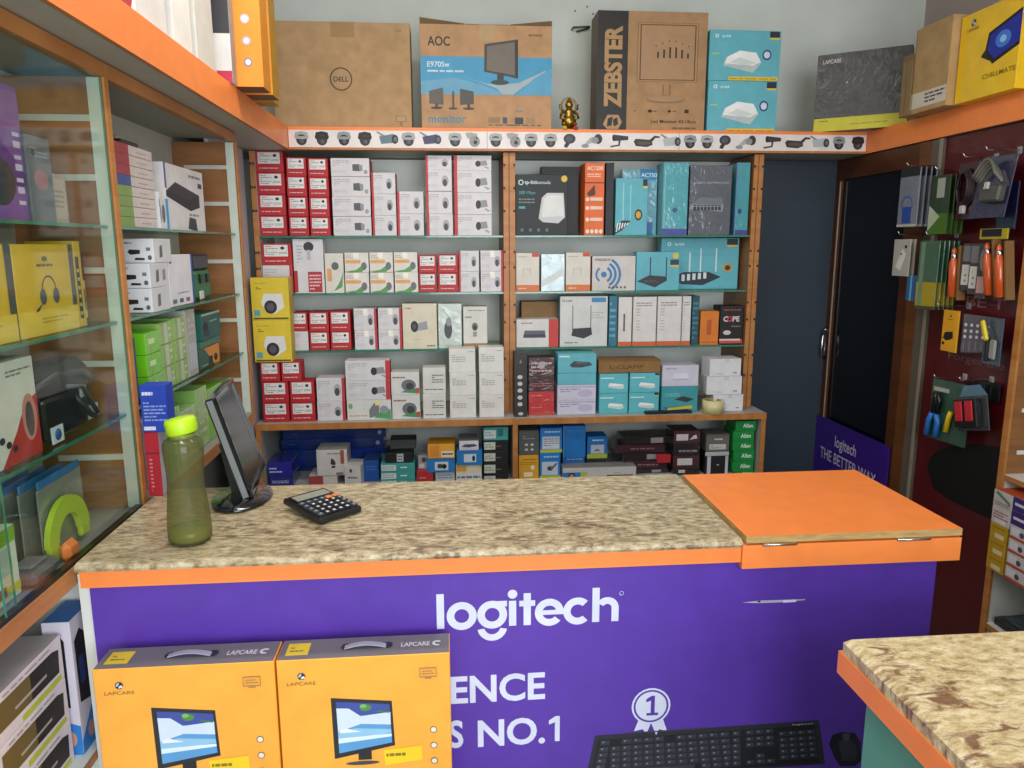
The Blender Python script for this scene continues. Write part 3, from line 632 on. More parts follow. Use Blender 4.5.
stack(RD(), 'camera_box', 'red labelled camera box', 'box', 262, 288.8, [377, 398, 417.6], YL2, z, .088, A)
stack(RD(), 'camera_box', 'red labelled camera box', 'box', 289.6, 314.6, [377, 398.3, 417.6], YL2, z, .088, A)
zt = z+.001+sum(0 for _ in ())
hh = (onY(275, 377, YL2).z-onY(275, 417.6, YL2).z)+.001
stack(RD(), 'camera_box', 'small red camera box', 'box', 259.7, 279.6, [357, 376.6], YL2, z+hh, .082, 'top of red ledge boxes')
stack(RD(), 'camera_box', 'small red camera box', 'box', 280.5, 301, [357, 376.6], YL2, z+hh, .082, 'top of red ledge boxes')
hh2 = hh+(onY(275, 357, YL2).z-onY(275, 376.6, YL2).z)
DOMEY = D_('#e0c534', [('p', [(.26, .42), (.34, .62), (.82, .62), (.86, .3), (.6, .14), (.36, .2)], '#e4e2de'), ('e', .50, .31, .17, .16, '#2a2a30'), ('e', .50, .31, .10, .095, '#55555e'), ('l', .14, .72, .62, .80, 2, '#7a6a1e'), ('r', .06, .10, .22, .24, '#5aa7b8'), ('l', .10, .84, .5, .9, 1, '#c4a920'), ('r', .04, .02, .96, .06, '#5b5120')], {'R': '#c9b02e'})
sy = stack(DOMEY, 'camera_box', 'yellow dome camera box', 'box', 251.5, 290, [271.5, 314.3, 356.5], YL2-.01, z+hh2, .08, 'pile at left upright')
stack(WC('R', 'dome'), 'camera_box', 'cream camera box with red edge', 'box', 316.5, 345, [375, 398.5, 418], YL2, z, .088, A)
stack([WC('R', 'bullet'), WC('R', 'bullet'), D_('#d9d9d6', [('p', [(.50, .5), (.62, .85), (.74, .8), (.72, .2), (.5, .1)], '#787c80'), ('p', [(.62, .1), (.99, .02), (.99, .5), (.85, .6), (.70, .3)], '#4d9a60'), ('e', .84, .5, .1, .2, '#8d9398'), ('e', .08, .7, .05, .14, '#7aaa6c'), ('l', .05, .15, .45, .28, 1, '#d59a5c'), ('r', .64, .72, .76, .98, '#e9dc9a')])],
      'camera_box', ['wide white bullet camera box', 'wide white bullet camera box', 'wide white box with green print'], 'box', 345.7, 390.5, [359, 379, 398.3, 418.5], YL2, z, .088, A)
stack(D_('#d7d6d2', [('e', .62, .42, .26, .26, '#6c7075'), ('e', .66, .38, .14, .16, '#3a3c42'), ('p', [(.32, .12), (.95, .05), (.95, .3), (.5, .2)], '#4c8a58'), ('l', .06, .7, .5, .84, 1, '#a05c54'), ('r', .88, .06, .99, .3, '#b8483c')]), 'camera_box', 'white box with grey dome picture', 'box', 391.3, 420, [371.8, 394.6, 418.8], YL2, z, .088, A)
stack(D_('#d6d4ce', [('l', .08, .12, .9, .2, 1, '#55524f'), ('l', .4, .4, .9, .75, 4, '#5f5d5a')]), 'camera_box', 'white box with black print', 'box', 422.7, 446, [368, 394, 418.8], YL2, z, .088, A)
stack(PLAINW(), 'camera_box', 'plain white camera box', 'box', 449.3, 476, [348.3, 371.8, 395, 417.5], YL2, z, .088, A)
stack(PLAINW(), 'camera_box', 'plain white camera box', 'box', 479, 504.3, [347, 372.3, 394.8, 417], YL2, z, .088, A)
# ---- right bay of the back shelves
BK = '#15171a'
A = 'top right-bay shelf'; z = BSH[2]
stack(D_(BK, [('p', [(.44, .28), (.50, .62), (.60, .70), (.92, .70), (.95, .3), (.82, .20), (.52, .22)], '#c9cbcc'), ('p', [(.5, .3), (.54, .60), (.62, .66), (.9, .66), (.92, .32)], '#dededc'), ('q', .10, .87, .045, .028, 0, 360, '#b9dede'), ('t', 'tp-link', .17, .845, .06, '#cfe6e6', .012), ('t', 'omada', .43, .845, .055, '#cfe6e6', .0), ('t', '300 Mbps', .06, .68, .05, '#3aa0a0', .01), ('l', .06, .52, .36, .62, 2, '#6d8585'), ('r', .06, .44, .18, .48, '#3aa0a0'), ('e', .93, .93, .06, .055, '#d8b83a')]
      +[('e', .12+.16*i, .09, .03, .03, '#5c6467') for i in range(4)], {'R': '#5a4a44'}), 'router_box', 'black access point box', 'box', 515.5, 568, [171.5, 232.8], Y0, z, .075, A)
stack(D_('#101214', [('l', .1, .88, .6, .92, 1, '#3c4447')]), 'router_box', 'tall black box behind', 'box', 541, 579, [163.5, 232.8], Y0+.085, z, .06, A)
o = stack(D_('#e2682a', [('t', 'AC1200', .10, .90, .055, '#f2d6c2', .02, .82), ('l', .12, .80, .8, .86, 2, '#f2d6c2'), ('r', 0, .72, 1, .735, '#5a2412'), ('p', [(.1, .58), (.5, .70), (.55, .56), (.2, .54)], '#552a1a')]+[x for i, b in enumerate((.48, .36, .20)) for x in (('e', .14, b+.02, .09, .028, '#f2d6c2'), ('r', .28, b, .92, b+.045, '#e9c9b4'))]+[('e', .16+.23*i, .055, .09, .03, '#f4dccb') for i in range(4)], {'R': '#22242a', 'T': '#22242a'}),
      'router_box', 'orange-spined black router box', 'box', 584.5, 604.5, [160, 232.8], Y0-.004, z, .15, A)
stack(D_('#1b1d22'), 'router_box', 'black box standing edge-on', 'box', 605.5, 614, [160, 232.8], Y0+.002, z, .14, A)
stack(tp('side antennas', True, False), 'router_box', 'teal router box with white antennas', 'box', 615.5, 648, [175.5, 232.8], Y0, z, .05, A)
stack(D_(mat('#5a9fae', .3, 'wrap'), [('r', .5, .84, .98, 1, '#2b7fb0'), ('t', 'AC750', .53, .88, .06, '#d8e6ee', .01), ('r', .06, .0, .9, .2, '#3a6ea8')]), 'router_box', 'pale blue wrapped router box', 'box', 622, 657.5, [166, 232.8], Y0+.064, z, .05, A)
stack(D_(mat('#3f9eaa', .3, 'wrap'), [('r', 0, 0, 1, .09, '#4a4f9c'), ('e', .5, .35, .1, .035, '#2a5f7e'), ('r', .06, .1, .1, .95, '#7fc0c6')], {'L': '#7fb6bd'}), 'router_box', 'teal wrapped router box, violet foot', 'box', 662.5, 688.3, [160, 232.8], Y0, z, .12, A)
stack(D_(mat('#4d545e', .35, 'wrap'), [('t', 'tp-link', .1, .74, .03, '#aeb7be', .0), ('t', '16-Port Gigabit Desktop Switch', .22, .745, .03, '#aeb7be', .0, .7), ('p', [(.0, .38), (.04, .44), (.25, .54), (.78, .54), (.82, .44), (.80, .34)], '#8f969c'), ('p', [(.04, .44), (.25, .54), (.78, .54), (.82, .44)], '#6c747b')]+[('r', .10+.085*i, .36, .165+.085*i, .41, '#2a2e34') for i in range(8)]+[('r', .10+.085*i, .42, .165+.085*i, .435, '#2a2e34') for i in range(8)], {'R': '#3c4a86'}),
      'switch_box', 'grey network switch box', 'box', 689.3, 731.5, [163, 232.8], Y0, z, .10, A)
stack(D_(mat('#3797a2', .3, 'wrap'), [('r', 0, 0, 1, .07, '#3f468c'), ('e', .35, .33, .15, .04, '#2b3f7e'), ('r', 0, 0, .08, 1, '#6c74b0')]), 'router_box', 'narrow teal wrapped box', 'box', 735.5, 749.5, [160, 232.8], Y0, z, .12, A)
A = 'second right-bay shelf'; z = BSH[1]
EXT = D_('#d9d3c8', [('r', 0, 0, 1, .17, '#d8733a'), ('l', .1, .05, .9, .11, 1, '#f0cdb4'), ('r', .68, .90, .98, 1, '#c8502e'), ('q', .45, .50, .10, .085, 10, 170, '#b5aea4'), ('r', .3, .42, .33, .62, '#c4bdb3'), ('r', .6, .42, .63, .62, '#c4bdb3'), ('l', .1, .88, .5, .92, 1, '#9a938c')])
stack(EXT, 'extender_box', 'white and orange extender box', 'box', 516, 539.8, [252.3, 291], Y0, z, .08, A)
stack(D_(mat('#9db7bd', .15, 'wrap'), [('p', [(0, .3), (1, .62), (1, .45), (0, .1)], '#d7dfe0')]), 'extender_box', 'shiny silver-blue box', 'box', 541, 565, [253.5, 291], Y0, z, .08, A)
stack(EXT, 'extender_box', 'white and orange extender box', 'box', 566, 591, [252.3, 291], Y0, z, .08, A)
stack(D_('#cfc8c4', [('c', .27, .47, .085, '#3a7db0')]+[('q', .27, .47, r_, r_-.075, -62, 62, '#3a7db0') for r_ in (.25, .38, .51)]+[('q', .27, .47, r_, r_-.06, 125, 235, '#3a7db0') for r_ in (.25,)]+[('t', 'WIRELESS-N', .05, .86, .07, '#5a5450', .02, .36)]+[('c', .40+.09*i, .10, .035, '#5e5652') for i in range(5)], {'L': '#b0552c'}), 'adapter_box', 'pale box with blue radio waves', 'box', 591.8, 635.5, [256, 291], Y0, z, .08, A)
stack(D_(TEAL, tp('antenna router', False, False)['F']+[('e', .90, .90, .07, .08, '#d6c23c'), ('r', .78, .66, .98, .80, '#1f3d54'), ('r', .78, .62, .98, .66, '#e0be34')]), 'router_box', 'teal box with black two-antenna router', 'box', 636.3, 680, [251.8, 290.5], Y0, z, .07, A)
stack(tp('big router'), 'router_box', 'large teal box with striped router', 'box', 661, 739, [239, 290.2], Y0+.074, z, .07, A)
A = 'third right-bay shelf'; z = BSH[0]
stack(D_('#d6d3d0', [('r', .77, 0, 1, 1, '#c43a34'), ('p', [(.16, .34), (.2, .60), (.68, .60), (.70, .34)], '#5b606c'), ('r', .17, .36, .69, .46, '#3b3f48'), ('l', .12, .82, .4, .9, 1, '#a2605c')]), 'switch_box', 'white and red switch box', 'box', 516.3, 558.8, [319.8, 348], Y0, z, .10, A)
bb = stack(D_(mat('#94714a', .7, 'cardboard'), [('c', .55, .35, .16, '#d9d2c4'), ('c', .55, .35, .07, '#a03a34')]), 'cardboard_box', 'small brown cardboard box', 'box', 521, 559, [303, 346], Y0+.105, z, .08, A)
stack(D_('#cfcfcd', [('r', .26, .28, .275, .82, '#2a2c30'), ('r', .64, .28, .655, .82, '#2a2c30'), ('p', [(.24, .22), (.27, .36), (.66, .38), (.68, .24), (.5, .16)], '#2b2d31'), ('r', .66, .88, .96, .97, '#3a86b4'), ('t', 'D-Link', .05, .89, .05, '#4c5054', .015), ('l', .1, .05, .75, .11, 1, '#8e8e8e'), ('l', .66, .55, .92, .7, 3, '#b2b2b2')], {'L': '#3a8aa0', 'R': '#2c6f85', 'T': '#777b7c'}),
      'router_box', 'white box with black two-antenna router', 'box', 560, 608, [298, 348.5], Y0, z, .07, A)
stack(D_('#2b6f87', [('l', .1, .15, .8, .9, 6, '#6da4b6')]), 'router_box', 'thin blue box standing edge-on', 'box', 608.8, 617.5, [298, 348.5], Y0, z, .12, A)
SP_ = D_('#d8d5d2', [('r', 0, 0, 1, .09, '#d2602c'), ('l', .12, .8, .8, .9, 2, '#8a8582'), ('l', .12, .3, .3, .78, 8, '#b7b2ae')])
SP2 = D_('#d8d5d2', [('r', 0, 0, 1, .09, '#d2602c'), ('r', .36, .3, .5, .66, '#7a5038')])
for a, b, s_, lk in ((618.3, 632, SP2, 'white-orange box with brown mark'), (632.8, 656.3, SP_, 'white and orange router box'), (657.2, 681.5, SP_, 'white and orange router box'), (682.2, 691, SP_, 'slim white and orange box')):
    stack(s_, 'router_box', lk, 'box', a, b, [299, 348], Y0-.003, z, .11, A)
stack(D_('#20505e', [('l', .1, .1, .9, .9, 8, '#4b8694')]), 'router_box', 'dark teal box standing edge-on', 'box', 692, 699.5, [299, 348], Y0, z, .11, A)
stack(D_('#d97a24', [('r', .35, .3, .6, .75, '#b8561c'), ('l', .1, .06, .9, .1, 1, '#7a3a18')], {'R': '#1a1a1c'}), 'charger_box', 'orange-faced box', 'box', 700.3, 719, [310.8, 344.6], Y0-.005, z, .08, A)
stack(D_('#1a1618', [('r', 0, .03, 1, .13, '#cf4a40'), ('r', 0, .10, .9, .145, '#d9cfcb'), ('t', 'C  PE', .14, .60, .13, '#d8d4d2', .03, .7), ('q', .42, .66, .075, .035, 0, 360, '#c2343c'), ('e', .32, .31, .17, .06, '#cfcac8'), ('l', .5, .44, .9, .5, 1, '#8b8582'), ('l', .15, .86, .9, .93, 1, '#a24a48')]), 'charger_box', 'black box with white lettering', 'box', 720, 743.5, [306, 344.6], Y0, z, .10, A)
A = 'right half of ledge'; z = ZLED; YR = YLE+.05
stack(D_('#2e2d2c', [('e', .45, a, .20, .032, '#c9c6bf') for a in (.20, .305, .415, .52, .625)]+[('e', .5, .05, .2, .025, '#bdb9b0'), ('p', [(.4, .84), (.5, .9), (.6, .84)], '#8d8a86')]), 'speaker_box', 'narrow black box with dots', 'box', 514, 527.3, [348, 412.3], YR-.02, z, .075, A)
PR = mat('#c23a3c', .3, 'wrap'); PD = mat('#4a3034', .25, 'wrap')
stack([D_(PD, [('l', .1, .2, .9, .8, 3, '#c9a7a4'), ('e', .5, .6, .14, .2, '#a9a3a6')]), D_(PD, [('l', .1, .3, .9, .6, 2, '#b06a6c')]), D_(PR, [('l', .1, .6, .9, .7, 1, '#e39a98')]), D_(PR, [('l', .1, .6, .9, .7, 1, '#e39a98')])],
      'packet_box', ['dark red wrapped pack', 'dark red wrapped pack', 'bright red wrapped box', 'bright red wrapped box'], 'box', 528.5, 554.5, [354, 373, 388, 399.8, 412], YR, z, .10, A)
stack([tp('dark router', False, False), tp('', False, False), D_('#cdc8dc', [('l', .06, .5, .6, .8, 2, '#8f8aa0'), ('e', .72, .45, .2, .25, '#b8b2cc'), ('r', .02, .85, .98, .9, '#9e98b4')]), D_('#cdc8dc', [('l', .06, .5, .6, .8, 2, '#8f8aa0'), ('e', .72, .45, .2, .25, '#b8b2cc'), ('r', .02, .85, .98, .9, '#9e98b4')])],
      'router_box', ['teal box with dark device', 'thin teal box', 'lilac-white box', 'lilac-white box'], 'box', 557.5, 596.5, [352, 371.6, 383.3, 398.5, 413], YR, z, .13, A)
c4 = [[369.7, 389.3, 409.5]]*2
t1 = stack(tp('switch', False, False, '#5cb8c4'), 'switch_box', 'teal box with white switch', 'box', 599.3, 628.5, [369.7, 389.3, 410], YR, z, .12, A)
t2 = stack(tp('switch', True, False, '#5cb8c4'), 'switch_box', 'teal badge-marked switch box', 'box', 629.5, 659.8, [369.7, 389.3, 410], YR, z, .12, A)
hz = onY(630, 369.7, YR).z-onY(630, 410, YR).z
a = onY(599, 360, YR).x; b = onY(661, 360, YR).x
g = G(); hb = .058; g.box((-(b-a)/2, -.06, 0), ((b-a)/2, .06, hb), mat('#8a6638', .75, 'cardboard'), .0015)
g.decals(*faceframe(b-a, .12, hb, 'F'), [('t', 'L-CLAMP', .18, .34, .30, '#3a2a18', .0, .55), ('r', 0, .93, 1, 1, '#6a4c28')])
for sx in (-1, 1): g.box((-(b-a)/2+.001, -.06*sx-.001*sx, hb+.0002), ((b-a)/2-.001, -.06*sx+.055*sx, hb+.002), mat('#8a6638', .75, 'cardboard'))
tag(obj('cardboard_box', g, None, ((a+b)/2, YR+.062, z+hz+.0012+.001)), 'brown cardboard box handwritten L-CLAMP atop four teal boxes', 'box')
stack([D_('#c9c6d6', [('l', .08, .8, .4, .88, 1, '#77748a'), ('r', .28, .30, .74, .36, '#b2aec6'), ('p', [(.28, .36), (.34, .62), (.68, .62), (.74, .36)], '#d9d7e2')]), D_('#3a96a2', [('p', [(.02, .22), (.3, .02), (.5, .02), (.5, .12)], '#1d5f9a'), ('l', .1, .6, .5, .75, 2, '#7fc6c8'), ('r', .25, 0, .75, .18, '#20588c'), ('p', [(.35, .5), (.6, .62), (.9, .5), (.7, .38)], '#2b3338')])],
      'router_box', ['whitish box with flat device', 'dark teal router box'], 'box', 661.8, 698.5, [365, 386, 412], YR, z, .13, A)
WB = D_('#dedee2', [('l', .76, .12, .92, .26, 1, '#4a4a50'), ('l', .2, .10, .42, .18, 1, '#9a9aa2'), ('r', .48, .78, .62, 1.0, '#cfcfcf')])
for i, (a_, b_, yt, yb, rz) in enumerate(((713.5, 744.5, 393.3, 409.8, .02), (707, 742.5, 374.6, 392.8, -.03), (708, 740.5, 357, 374.4, .05))):
    ax = onY(a_, 390, YR).x; bx = onY(b_, 390, YR).x; hs = onY(720, yt, YR).z-onY(720, yb, YR).z
    if i == 0: zz = ZLED+.0006
    o = carton('white_box', bx-ax-.004, .10, hs, WB, ((ax+bx)/2, YR+.055, zz), rz); zz += hs+.0008
    tag(o, '%s of three plain white boxes piled by the right upright' % ('bottom', 'middle', 'top')[i], 'box', 'white boxes at right end of ledge')
# tape roll, yellow strap, black scissors on the ledge edge
g = G(); q0 = onZ(693.5, 407, ZLED); q1 = onZ(714.5, 407, ZLED); rr_ = (q1.x-q0.x)/2; ht = .060
pr = [(rr_*.72, 0), (rr_, 0), (rr_, ht), (rr_*.72, ht), (rr_*.72, 0)]
g.lathe(pr, mat('#d8cf96', .35, 'plain', 0, .4), 32, None, False)
tr = obj('tape_roll', g, None, ((q0.x+q1.x)/2, YLE+.0355, ZLED+.0008)); tag(tr, 'pale yellow roll of packing tape on the ledge before white boxes', 'tape')
g = G(); g.lathe([(rr_*.58, 0), (rr_*.715, 0), (rr_*.715, ht), (rr_*.58, ht), (rr_*.58, 0)], mat('#a8854e', .7, 'cardboard'), 24, None, False); obj('cardboard_core', g, tr)
g = G(); pa = onY(667, 405, YLE+.04); pb = onY(692, 400, YLE+.045)
g.prism([(pa.x, YLE+.030, ZLED+.016), (pb.x-.002, YLE+.034, ZLED+.022), (pb.x-.002, YLE+.034, ZLED+.036), (pa.x, YLE+.030, ZLED+.024)], (0, .012, 0), mat('#cfbf3e', .5)); 
bl = obj('blade', g) ; 
k = empty('box_cutter', ((pa.x), YLE+.03, ZLED), 'black-handled tool with yellow strap lying beside the tape roll', 'tool')
bl.name = 'yellow_strap'; bl.parent = k; bl.matrix_parent_inverse = Matrix.Translation(-k.location); bl['label'] = 'yellow strap'
g = G(); h0 = onY(645, 408, YLE+.03).x; g.box((h0, YLE+.018, ZLED+.0008), (pa.x-.001, YLE+.050, ZLED+.014), mat('#17181b', .4), .004); g.box((pa.x-.0005, YLE+.022, ZLED+.002), (pb.x-.004, YLE+.046, ZLED+.012), mat('#1f2126', .4), .003)
o = obj('handle', g, k); o.matrix_parent_inverse = Matrix.Translation(-k.location)

# ---- lower compartments of the back unit (seen over the counter)
def place(spec, name, label, cat, x0, x1, yt, yb, Yf, depth, zb=None, rz=0, group=None, gap=.001):
    """Carton whose front face on the plane Y=Yf covers the pixel box; zb snaps its base to a support."""
    ym = (yt+yb)/2; a = onY(x0, ym, Yf).x+gap; b = onY(x1, ym, Yf).x-gap; xm = (x0+x1)/2
    z1 = onY(xm, yt, Yf).z; z0 = onY(xm, yb, Yf).z if zb is None else zb
    o = carton(name, b-a, depth, z1-z0, spec, ((a+b)/2, Yf+depth/2, z0+.0006), rz); tag(o, label, cat, group); return o
def top(o): return o.location.z+max(v.co.z for v in o.data.vertices)+.0004
LB = 'boxes in the lower left compartment'; RB = 'boxes in the lower right compartment'
NAVY = mat('#12357e', .3, 'wrap'); NAVY2 = mat('#1b3fa0', .3, 'wrap')
yb_ = 3.60; zz = ZLOW
for i, (yt, m, dx) in enumerate(((466, NAVY, 0), (449, NAVY2, 3), (438.5, NAVY, -2), (428.5, NAVY, 0))):
    o = place(D_(m, [('l', .08, .35, .4, .65, 1, '#2c55a8'), ('e', .94, .5, .02, .2, '#8fb2dc')]), 'motherboard_box', 'wide dark blue box, %s in the pile behind lower left goods' % rank(i, 4), 'box', 284+dx, 387+dx, yt, 500, yb_, .15, zz, 0, LB); zz = top(o)
zz = ZLOW
o = place(D_(mat('#2a2f86', .2, 'wrap'), [('l', .1, .3, .8, .6, 2, '#b9c0e6')]), 'flat_box', 'lower of two shiny indigo flat boxes at left of the lower compartment', 'box', 270, 294, 476, 500, 3.36, .17, zz, 0, LB); zz = top(o)
o = place(D_(mat('#23269a', .2, 'wrap'), [('l', .05, .2, .6, .7, 2, '#cfd4ee')]), 'flat_box', 'upper of two shiny indigo flat boxes, reaching under the ledge', 'box', 268, 292, 463, 480, 3.355, .18, zz, 0, LB)
cb = place(D_('#c9c2be', [('r', 0, 0, .5, 1, '#a24046')]), 'speaker_box', 'white box with red half under the white camera box', 'box', 309, 338, 476, 500, 3.375, .14, ZLOW, 0, LB)
zz = top(cb)
place(D_('#cfccca', [('p', [(.45, .44), (.48, .68), (.56, .62), (.62, .5), (.60, .40)], '#3a3436'), ('r', .78, .45, .9, .98, '#a0563c'), ('l', .35, .8, .85, .9, 1, '#a86a5c'), ('r', .48, .3, .6, .38, '#2b2729'), ('r', .62, .03, .85, .12, '#777472')]), 'camera_box', 'large white box with webcam picture in lower left compartment', 'box', 316.5, 347.5, 450, 476, 3.372, .13, zz, 0, LB)
place(D_('#d0cdca', [('l', .2, .3, .8, .5, 1, '#6c6a72'), ('e', .4, .75, .08, .1, '#5a2c3c')]), 'camera_box', 'white box leaning beside the webcam box', 'box', 346, 363, 466, 500, 3.345, .12, ZLOW, -.12, LB)
a_ = place(D_('#1a4b98', [('l', .2, .5, .8, .8, 2, '#3c70c0')]), 'flat_box', 'blue box between the white box and the teal pile', 'box', 363.5, 379.5, 461, 500, 3.40, .14, ZLOW, 0, LB)
TL = D_('#3f9c98', [('r', .02, .15, .45, .85, '#cfdcdc'), ('l', .05, .25, .4, .75, 2, '#8aa2a2'), ('l', .58, .35, .88, .7, 1, '#d8ecec')])
zz = ZLOW
for i, yt in enumerate((480.3, 472, 463.8)):
    o = place(TL, 'switch_box', 'teal and white flat box, %s of three in the pile left of middle' % rank(i, 3), 'box', 381, 415.5, yt, 500, 3.36, .14, zz, 0, 'flat teal boxes in the lower left compartment'); zz = top(o)
o = place(D_('#16181c', [('r', .42, .1, .66, .9, '#b9bcc0'), ('l', .45, .2, .62, .8, 2, '#55585c')]), 'switch_box', 'black box with white sticker atop the teal pile', 'box', 385, 413, 453, 463.8, 3.372, .12, zz, 0, LB)
zz = top(o); place(D_('#4b4f50'), 'flat_box', 'dull grey flat box above the black stickered box', 'box', 390, 416, 440, 453, 3.44, .10, zz, 0, LB)
o = place(D_('#b42a34', [('l', .15, .3, .85, .5, 1, '#d98a8c')]), 'flat_box', 'bright red low box right of the teal pile', 'box', 417, 433.5, 470.5, 500, 3.355, .13, ZLOW, 0, LB)
o = place(D_('#9aa0a2', [('e', .6, .7, .25, .2, '#5a3c48'), ('r', .1, .1, .6, .4, '#c9c9c8')]), 'small_box', 'small grey packet standing on the red box', 'box', 418, 428, 456, 471, 3.375, .07, top(o), 0, LB)
o1 = place(D_('#b9bfc2', [('l', .1, .3, .9, .8, 2, '#5b87a8')]), 'flat_box', 'pale flat box under the left blue box', 'box', 435.5, 455, 472, 500, 3.36, .12, ZLOW, 0, LB)
o2 = place(D_('#1f78c0', [('r', .28, .15, .76, .75, '#c9d6de'), ('e', .62, .42, .08, .18, '#17191c'), ('r', .38, .3, .55, .6, '#3b3f44')]), 'adapter_box', 'blue box with white label, left one', 'box', 426.7, 455.2, 458.5, 472, 3.352, .12, top(o1), 0, LB)
place(D_('#e0a02c', [('r', .50, .10, .95, .52, '#e4ddcf'), ('l', .54, .16, .92, .46, 1, '#2a2420'), ('r', .08, .15, .42, .9, '#d9863a')]), 'adapter_box', 'amber box with white barcode label on the left blue box', 'box', 428, 455.5, 444.5, 458.7, 3.348, .13, top(o2), -.04, LB)
o1 = place(D_('#d2d4d2', [('r', .0, .55, 1, 1, '#d8cdb4'), ('r', 0, .6, .4, .95, '#dca23c'), ('l', .05, .1, .95, .4, 1, '#777a7c')]), 'flat_box', 'white box with amber corner under the right blue box', 'box', 456, 482, 465, 500, 3.36, .12, ZLOW, 0, LB)
o2 = place(D_('#1f78c0', [('r', .28, .2, .76, .75, '#c9d6de'), ('e', .66, .46, .06, .2, '#17191c')]), 'adapter_box', 'blue box with white label, right one', 'box', 456.5, 482.5, 450.5, 465, 3.352, .12, top(o1), 0, LB)
place(D_('#d4d2d6', [('p', [(.1, .4), (.3, .65), (.8, .65), (.95, .45), (.5, .3)], '#4b4260'), ('l', .1, .1, .9, .2, 1, '#9a98a2')], {'T': '#8f8c92'}), 'adapter_box', 'white box with dark cable picture on the right blue box', 'box', 459, 478.8, 441, 452, 3.348, .14, top(o2), 0, LB)
zz = ZLOW
for i, (yt, bl) in enumerate(((475, 1), (463, 1), (451.5, 1), (440.5, 1), (427.5, 0))):
    s_ = D_('#141518', [('r', .03, .15, .48, .85, '#c4c9bd'), ('l', .06, .3, .44, .7, 2, '#7a7d74'), ('r', .5, .4, .7, .5, '#6c6048')]) if bl else D_('#3f9c9c', [('r', .03, .15, .5, .8, '#cfdcdc'), ('l', .06, .3, .46, .7, 2, '#8aa2a2'), ('r', .58, .3, .8, .9, '#1f6b66')])
    o = place(s_, 'disk_box', '%s, %s of the five beside the middle divider' % ('black box with white label' if bl else 'teal and white box', rank(i, 5)), 'box', 483.5, 508.5, yt, 500, 3.35, .13, zz, 0, 'boxes piled beside the middle divider'); zz = top(o)
# right half
o = place(D_('#dba223', [('l', .2, .78, .9, .88, 1, '#8f6a14'), ('e', .7, .5, .1, .1, '#e9dfc0'), ('r', .25, .12, .7, .3, '#e6dcc4'), ('l', .1, .6, .9, .75, 2, '#a87a18')]), 'adapter_box', 'amber yellow box right of the middle divider', 'box', 518.5, 538.8, 455.6, 500, 3.36, .12, ZLOW, 0, RB)
place(D_('#55585a', [('l', .2, .62, .8, .8, 2, '#8f9294')]+[('e', a, b, .08, .05, '#c3c0b4') for a, b in ((.38, .42), (.66, .42), (.38, .22), (.66, .22))]), 'adapter_box', 'dark grey box standing on the amber box', 'box', 518.5, 539.2, 430.5, 455.6, 3.365, .12, top(o), 0, RB)
BLU = [('r', 0, 0, 1, .13, '#b9c738'), ('r', .10, .15, .88, .66, '#c3ccd8'), ('l', .2, .78, .9, .92, 1, '#a7c9e8')]
o = place(D_('#1c78c8', BLU+[('e', .5, .4, .14, .09, '#3b4a62'), ('p', [(.5, .4), (.8, .62), (.84, .55), (.6, .35)], '#5a6a80')]), 'adapter_box', 'blue box with lime band, lower left of four', 'box', 539.5, 560.5, 453, 500, 3.36, .12, ZLOW, 0, RB)
place(D_('#1c78c8', BLU+[('l', .15, .25, .85, .6, 4, '#8f7f98')]), 'adapter_box', 'blue box with lime band, upper left of four', 'box', 540, 562.3, 428.3, 453, 3.362, .12, top(o), 0, RB)
o = place(D_('#1c78c8', [('l', .2, .82, .9, .96, 1, '#cfe2f2'), ('r', .0, .0, 1, .1, '#b9c738')]), 'adapter_box', 'blue box under the tall blue box behind the long white carton', 'box', 562.3, 584.5, 457.5, 500, 3.44, .12, ZLOW, 0, RB)
place(D_('#1d7fd0', [('r', 0, 0, .03, 1, '#7fb9e2'), ('l', .2, .8, .9, .9, 1, '#3a94dc')]), 'adapter_box', 'tall plain bright blue box between lime-banded boxes', 'box', 563, 585.8, 426, 457.5, 3.425, .12, top(o), 0, RB)
o = place(D_('#3c4248'), 'flat_box', 'dark flat box supporting the right blue box', 'box', 586, 606, 457.5, 500, 3.46, .12, ZLOW, 0, RB)
place(D_('#1c78c8', [('r', 0, 0, 1, .2, '#b9c738'), ('r', .18, .22, .84, .62, '#c3ccd8'), ('l', .25, .75, .8, .9, 1, '#cfe2f2'), ('q', .5, .3, .12, .06, 20, 160, '#3b4a62')]), 'adapter_box', 'blue box with lime band, rightmost of four', 'box', 587, 607.5, 436.5, 457.7, 3.44, .10, top(o), 0, RB)
place(D_('#c9c7c4', [('r', .0, 0, .24, .6, '#1f7fc4'), ('e', .12, .32, .045, .24, '#2b1d1a'), ('e', .12, .24, .03, .2, '#b98a70'), ('p', [(.24, 0), (.24, .6), (.33, .6), (.28, 0)], '#b9c738'), ('r', .60, .05, .96, .28, '#17181b'), ('l', .70, .42, .97, .52, 1, '#77797b')], {'T': '#8b8786'}), 'soundbar_box', 'long white printed carton lying flat with a black picture', 'box', 562.5, 636, 467.5, 500, 3.345, .085, ZLOW, 0, RB)
